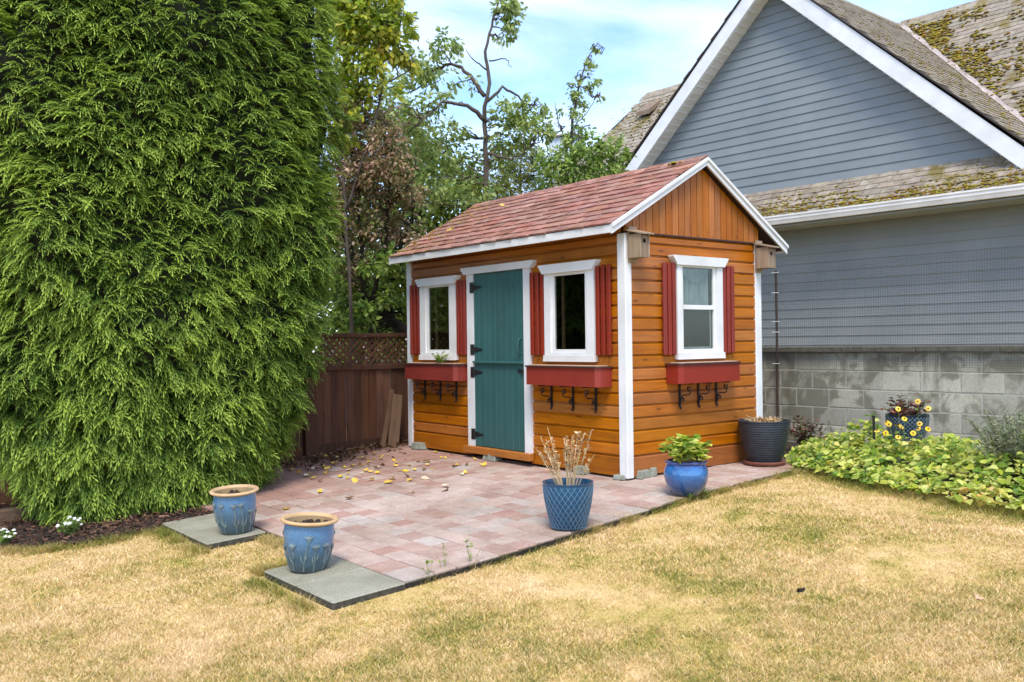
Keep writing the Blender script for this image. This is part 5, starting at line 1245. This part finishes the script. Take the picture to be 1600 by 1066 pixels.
# big slate pot on saucer
BB = np.array([-5.315, 7.19, 0]); BB[2] = gnd(BB[1]) + .006
m = MB(); m.lathe([(.16, 0), (.18, .004), (.198, .035), (.193, .038), (.178, .014), (.01, .012)], 48, cap0=True, cap1=True); tag(m.build('plant_saucer', MT['saucer'], None, loc=tuple(BB), smooth=True), 'brown plastic saucer under the big slate grey pot', 'saucer')
bo = empty('slate_pot', tuple(BB + np.array([0, 0, .014]))); tag(bo, 'large dark slate grey ribbed pot behind the shed corner', 'pot')
m = MB(); pr = [(.130, 0), (.142, .004)]; H = .385
for i in range(1, 37):
    t = i / 36; r = .142 + (.236 - .142) * (1 - (1 - t) ** 1.7); pr.append((r + (.0016 if i % 2 else -.0016), H * t))
pr += [(.243, H + .004), (.241, H + .014), (.228, H + .014), (.222, H - .01), (.20, H - .1)]
m.lathe(pr, 64); m.build('body', MT['slate_pot'], bo, smooth=False)
m = MB(); m.lathe([(.218, H - .03), (.1, H - .02), (.01, H - .02)], 32, cap0=False, cap1=True); m.build('soil', MT['soil'], bo)
sprigs('dry_stubble', 'pale cut back dry stems just above the rim of the slate pot', 'plant', tuple(BB + np.array([0, 0, H - .02])), 90, (.04, .095), .19, 4, (.02, .04), MT['sedum_leaf'], MT['straw'], tv=BUD_V, tf=BUD_F, r=.003)
# little plant in the far window box
sprigs('window_box_plant', 'small variegated green and white plant growing in the window box by the fence', 'plant', (-8.30, Y0 - .11, .98), 16, (.06, .15), .15, 12, (.02, .042), MT['cover_leaf'], MT['green_stem'])
m = MB()
# small white flowering plant in the mulch
q = gpix(98, 838); 
def wf(root, p):
    m = MB(); m.lathe([(.004, -.004), (.014, 0), (.012, .008), (.003, .012)], 7, c=tuple(p), cap0=True, cap1=True); m.build('flower', MT['white_flower'], root)
sprigs('white_flower_plant', 'small plant with white flowers in the mulch below the hedge', 'plant', (q[0], q[1] + .05, gnd(q[1])), 16, (.08, .15), .11, 8, (.03, .05), MT['shrub_leaf'], MT['green_stem'], tops=wf)
q = gpix(5, 850); sprigs('white_flower_plant', 'small white flowering plant where the mulch meets the lawn, away from the slabs', 'plant', (q[0], q[1], gnd(q[1])), 12, (.06, .12), .10, 8, (.03, .05), MT['shrub_leaf'], MT['green_stem'], tops=wf)

# ------------------------------------------------------------------ fallen leaves, mulch, weeds
fm = []
for k in range(4):
    m = MB(); n = 9; pts = [(0, 0, 0)]
    for i in range(n):
        a = 2 * math.pi * i / n; r = (.030 + .018 * math.cos(a)) * random.uniform(.75, 1.2) * (1.25 if i % 2 else .9); pts.append((r * math.cos(a) * 1.15, r * math.sin(a), .006 + random.uniform(-.002, .016)))
    m.add(pts, [(0, 1 + i, 1 + (i + 1) % n) for i in range(n)]); me = m.mesh('fallen_leaf'); me.materials.append(MT['fallen']); fm.append(me)
LOOKS = []
for nm, c1, c2 in (('yellow', (.62, .38, .03, 1), (.74, .52, .08, 1)), ('pale straw coloured', (.62, .48, .28, 1), (.72, .60, .42, 1)), ('curled brown', (.13, .065, .03, 1), (.24, .12, .05, 1))):
    mt = simple('leaf_' + nm.replace(' ', '_'), c1, c2, 25, rough=.7, val=.15); ms = []
    for me in fm:
        me2 = me.copy(); me2.materials.clear(); me2.materials.append(mt); ms.append(me2)
    LOOKS.append((nm, ms))
def drop(x, y, zoff=.012, s=None):
    nm, ms = random.choice([LOOKS[0], LOOKS[0], LOOKS[0], LOOKS[1], LOOKS[2]])
    o = link('fallen_leaf', random.choice(ms), None, None, (x, y, gnd(y) + zoff), (random.gauss(0, .25), random.gauss(0, .25), random.uniform(0, 6.28)))
    f = (s or random.uniform(.5, 1.0)) * .85; o.scale = (f, f, f)
    where = 'close to the fence' if x < -8.75 else ('beside the hedge foot' if y < 4.2 and x < -7 else ('before the shed front' if y > 4.9 else 'on the open middle of the patio'))
    tag(o, '%s fallen leaf on the patio %s' % (nm, where) if 'patio' not in where else '%s fallen leaf %s' % (nm, where), 'leaf', '%s leaves %s' % (nm, where))
cnt = 0
while cnt < 120:
    px_ = random.choice([random.gauss(540, 40), random.gauss(500, 45), random.gauss(590, 40), random.uniform(440, 760)]); py_ = random.gauss(722, 15)
    q = gpix(px_, py_)
    if q[0] < -9.45 or q[0] > -5.0 or (q[1] > Y0 - .05) or q[1] < 2.9: continue
    if ((q[0] - HC[0]) / (HAx * .82)) ** 2 + ((q[1] - HC[1]) / (HBy * .82)) ** 2 < 1: continue
    drop(q[0], q[1]); cnt += 1
for px_, py_ in ((448, 798), (543, 781), (556, 753), (583, 752), (604, 756), (642, 773), (663, 749), (641, 753), (700, 768), (710, 731), (664, 723), (612, 751), (500, 772), (697, 762), (757, 729), (480, 745), (530, 748), (466, 741), (690, 705), (716, 729)):
    q = gpix(px_, py_); drop(q[0], q[1], s=1.15)
for x, y_ in ((-8.85, 5.62), (-8.7, 5.72), (-8.55, 5.86), (-8.95, 5.9), (-8.6, 6.2), (-8.2, 6.35), (-8.75, 5.55)):
    o = link('fallen_leaf', random.choice(fm), None, None, (x, y_, roof_z(y_) + .035), (ang, 0, random.uniform(0, 6))); tag(o, 'fallen leaf lying on the red shed roof', 'leaf', 'leaves on the shed roof')
q = gpix(1245, 930); o = link('fallen_leaf', fm[0], MT['fallen'], None, (q[0], q[1], gnd(q[1]) + .015), (.7, .3, 1)); o.scale = (.55, .4, 1.6); tag(o, 'dark curled leaf lying alone on the dry lawn', 'leaf')
me = fm[0].copy(); me.materials.clear(); me.materials.append(MT['bark_dark']); o.data = me
q = gpix(1529, 948); me = fm[1].copy(); me.materials.clear(); me.materials.append(MT['tan']); o = link('fallen_leaf', me, None, None, (q[0], q[1], gnd(q[1]) + .03), (.3, -.3, 2)); o.scale = (.6, .6, 1); tag(o, 'pale fallen leaf lying alone on the dry lawn', 'leaf')
CH_V = np.array([(0, -.18, 0), (0, .18, .02), (1, .14, .06), (1, -.2, 0)]); CH_F = np.array([(0, 3, 2), (0, 2, 1)])
N = 9000; x = rng.uniform(-9.6, -7.3, N); y = rng.uniform(-.5, 2.75, N); k = inside(MULCH, x, y); x, y = x[k], y[k]
P = np.stack([x, y, np.array([gnd(b) for b in y]) + rng.uniform(-.008, .022, len(x))], axis=1); dr = rand_dirs(len(P)); dr[:, 2] *= .3
tag(link('mulch', scatter('mulch', CH_V, CH_F, P, frames(dr, np.array([0, 0, 1.]) + rng.normal(0, .4, P.shape)), rng.uniform(.015, .05, len(P)), rng.random(len(P))), MT['mulch']), 'brown bark mulch under the hedge', 'mulch', kind='stuff')
N = 2600; y = rng.uniform(3.6, 7.6, N); x = -9.56 + np.abs(rng.normal(0, .22, N)) + np.where(y < 4.9, np.abs(rng.normal(0, .22, N)), 0); k = ~((y > 5.55) & (x > -9.14)); x, y = x[k], y[k]
P = np.stack([x, y, np.array([gnd(b) for b in y]) + rng.uniform(.004, .03, len(x))], axis=1); dr = rand_dirs(len(P)); dr[:, 2] *= .3
tag(link('leaf_litter', scatter('leaf_litter', LEAF_V, LEAF_F, P, frames(dr, np.array([0, 0, 1.]) + rng.normal(0, .45, P.shape)), rng.uniform(.03, .07, len(P)), rng.random(len(P))), MT['litter']), 'brown leaf litter along the fence foot', 'litter', kind='stuff')
# weeds at the patio edge
for px_, py_, n, h in ((690, 886, 5, .20), (735, 878, 6, .24), (668, 896, 4, .12), (1100, 772, 9, .07), (1075, 778, 6, .06)):
    q = gpix(px_, py_); sprigs('edge_weed', 'thin seeding weed growing in the gap along the patio edge', 'weed', (q[0] + .02, q[1], gnd(q[1]) - .01), n, (h * .5, h), h * .4, 3, (.012, .03), MT['shrub_leaf'], MT['green_stem'], r=.0014, group='weeds along the patio edge', tv=BUD_V, tf=BUD_F)

# ------------------------------------------------------------------ grass
def blades(x, y, h, w, zoff, rv):
    n = len(x); z = np.array([gnd(b) for b in y]) + zoff; a = rng.uniform(0, 2 * np.pi, n); ln = rng.uniform(.4, 1.7, n) * h
    b = np.stack([x, y, z], axis=1); s = np.stack([np.cos(a), np.sin(a), np.zeros(n)], axis=1) * (w / 2)[:, None]
    la = rng.uniform(0, 2 * np.pi, n); tip = b + np.stack([np.cos(la) * ln, np.sin(la) * ln, h], axis=1)
    V = np.stack([b - s, b + s, tip], axis=1).reshape(-1, 3); F_ = np.arange(3 * n).reshape(-1, 3)
    return V, F_, np.repeat(rv, 3)
ps = []
N = 900000
# sample in view: density falls with distance
lat = rng.uniform(-.60, .60, N); dep = 1 / rng.uniform(1 / 13., 1 / 3.1, N)
x = dep * (CAM_R[0, 2] + lat * CAM_R[0, 0]); y = dep * (CAM_R[1, 2] + lat * CAM_R[1, 0])
k = ~inside([(-9.5, 2.74)] + [(a + .004, b) for a, b in PE] + [(-9.5, 7.75)], x, y) & ~inside(BED, x, y - .10) & ~inside(MULCH, x, y)
k &= ~((x > -5.43) & (x < -4.49) & (y > 2.29) & (y < 2.78)) & ~((x > -7.43) & (x < -6.40) & (y > 2.30) & (y < 2.78)) & (y < 7.2) & (x > -9.5)
k &= ~((x > -5.60) & (x < -5.40) & (y > 2.15) & (y < 2.45) & (rng.random(N) < .8)) & ~((x > -5.5) & (x < -4.5) & (y > 2.19) & (y < 2.31) & (rng.random(N) < .75))
x, y = x[k], y[k]; n = len(x)
cl = np.array([mnoise.noise(Vector((a * 9, b * 9, 3.3))) for a, b in zip(x, y)])
kk = rng.random(n) < np.clip(.85 + cl * .55, .45, 1); x, y, cl = x[kk], y[kk], cl[kk]; n = len(x)
h = np.clip(rng.normal(.016, .005, n) * (1 + .4 * cl), .005, .04); dd = np.hypot(x, y); w = .0032 + .0007 * dd * rng.uniform(.6, 1.3, n)
V1, F1, r1 = blades(x, y, h, w, LAWN_Z - .002, np.clip(rng.random(n), 0, 1))
# longer greener fringe along the patio edge and slabs
fx, fy = [], []
for i in range(26000):
    t = random.random(); yy = 2.75 + 5.0 * t
    if yy < 4.3 and random.random() < .85: continue
    fx.append(edge_x(yy) + abs(random.gauss(0, .035)) - .03); fy.append(yy)
for i in range(9000):
    k_ = random.randrange(5); t_ = random.random(); fx.append(MULCH[k_][0] * (1 - t_) + MULCH[k_ + 1][0] * t_ + random.gauss(.03, .05)); fy.append(MULCH[k_][1] * (1 - t_) + MULCH[k_ + 1][1] * t_ - random.gauss(.02, .04))
for i in range(16000):
    xx = random.uniform(-5.4, -1.6); fx.append(xx); fy.append(float(np.interp(xx, [q[0] for q in BED[:7]], [q[1] for q in BED[:7]])) - random.gauss(0, .09) + .03)
for i in range(5000):
    if random.random() < .5: fx.append(random.uniform(-6.38, -5.42)); fy.append(2.75 - abs(random.gauss(0, .05)))
    else: fx.append(random.uniform(-7.3, -6.3)); fy.append(2.30 - abs(random.gauss(0, .06)))
for i in range(3000):
    fx.append(random.choice([-5.47 - abs(random.gauss(0, .06)), random.uniform(-5.4, -4.5)])); fy.append(random.uniform(2.3, 2.55) if fx[-1] < -5.42 else 2.25 - abs(random.gauss(0, .05)))
fx, fy = np.array(fx), np.array(fy); n = len(fx); g = np.array([mnoise.noise(Vector((a * 5, b * 5, 8.))) for a, b in zip(fx, fy)]); k = rng.random(n) < np.clip(.55 + g * 1.4, .1, 1); fx, fy = fx[k], fy[k]; n = len(fx)
V2, F2, r2_ = blades(fx, fy, rng.uniform(.025, .065, n), np.full(n, .006), LAWN_Z, rng.uniform(-.12, .45, n))
V = np.concatenate([V1, V2]); Fc = np.concatenate([F1, F2 + len(V1)]); rv = np.concatenate([r1, r2_])
tag(link('grass', np_mesh('grass', V, Fc, rv), MT['grass']), 'dry straw coloured mown grass', 'grass', kind='stuff')
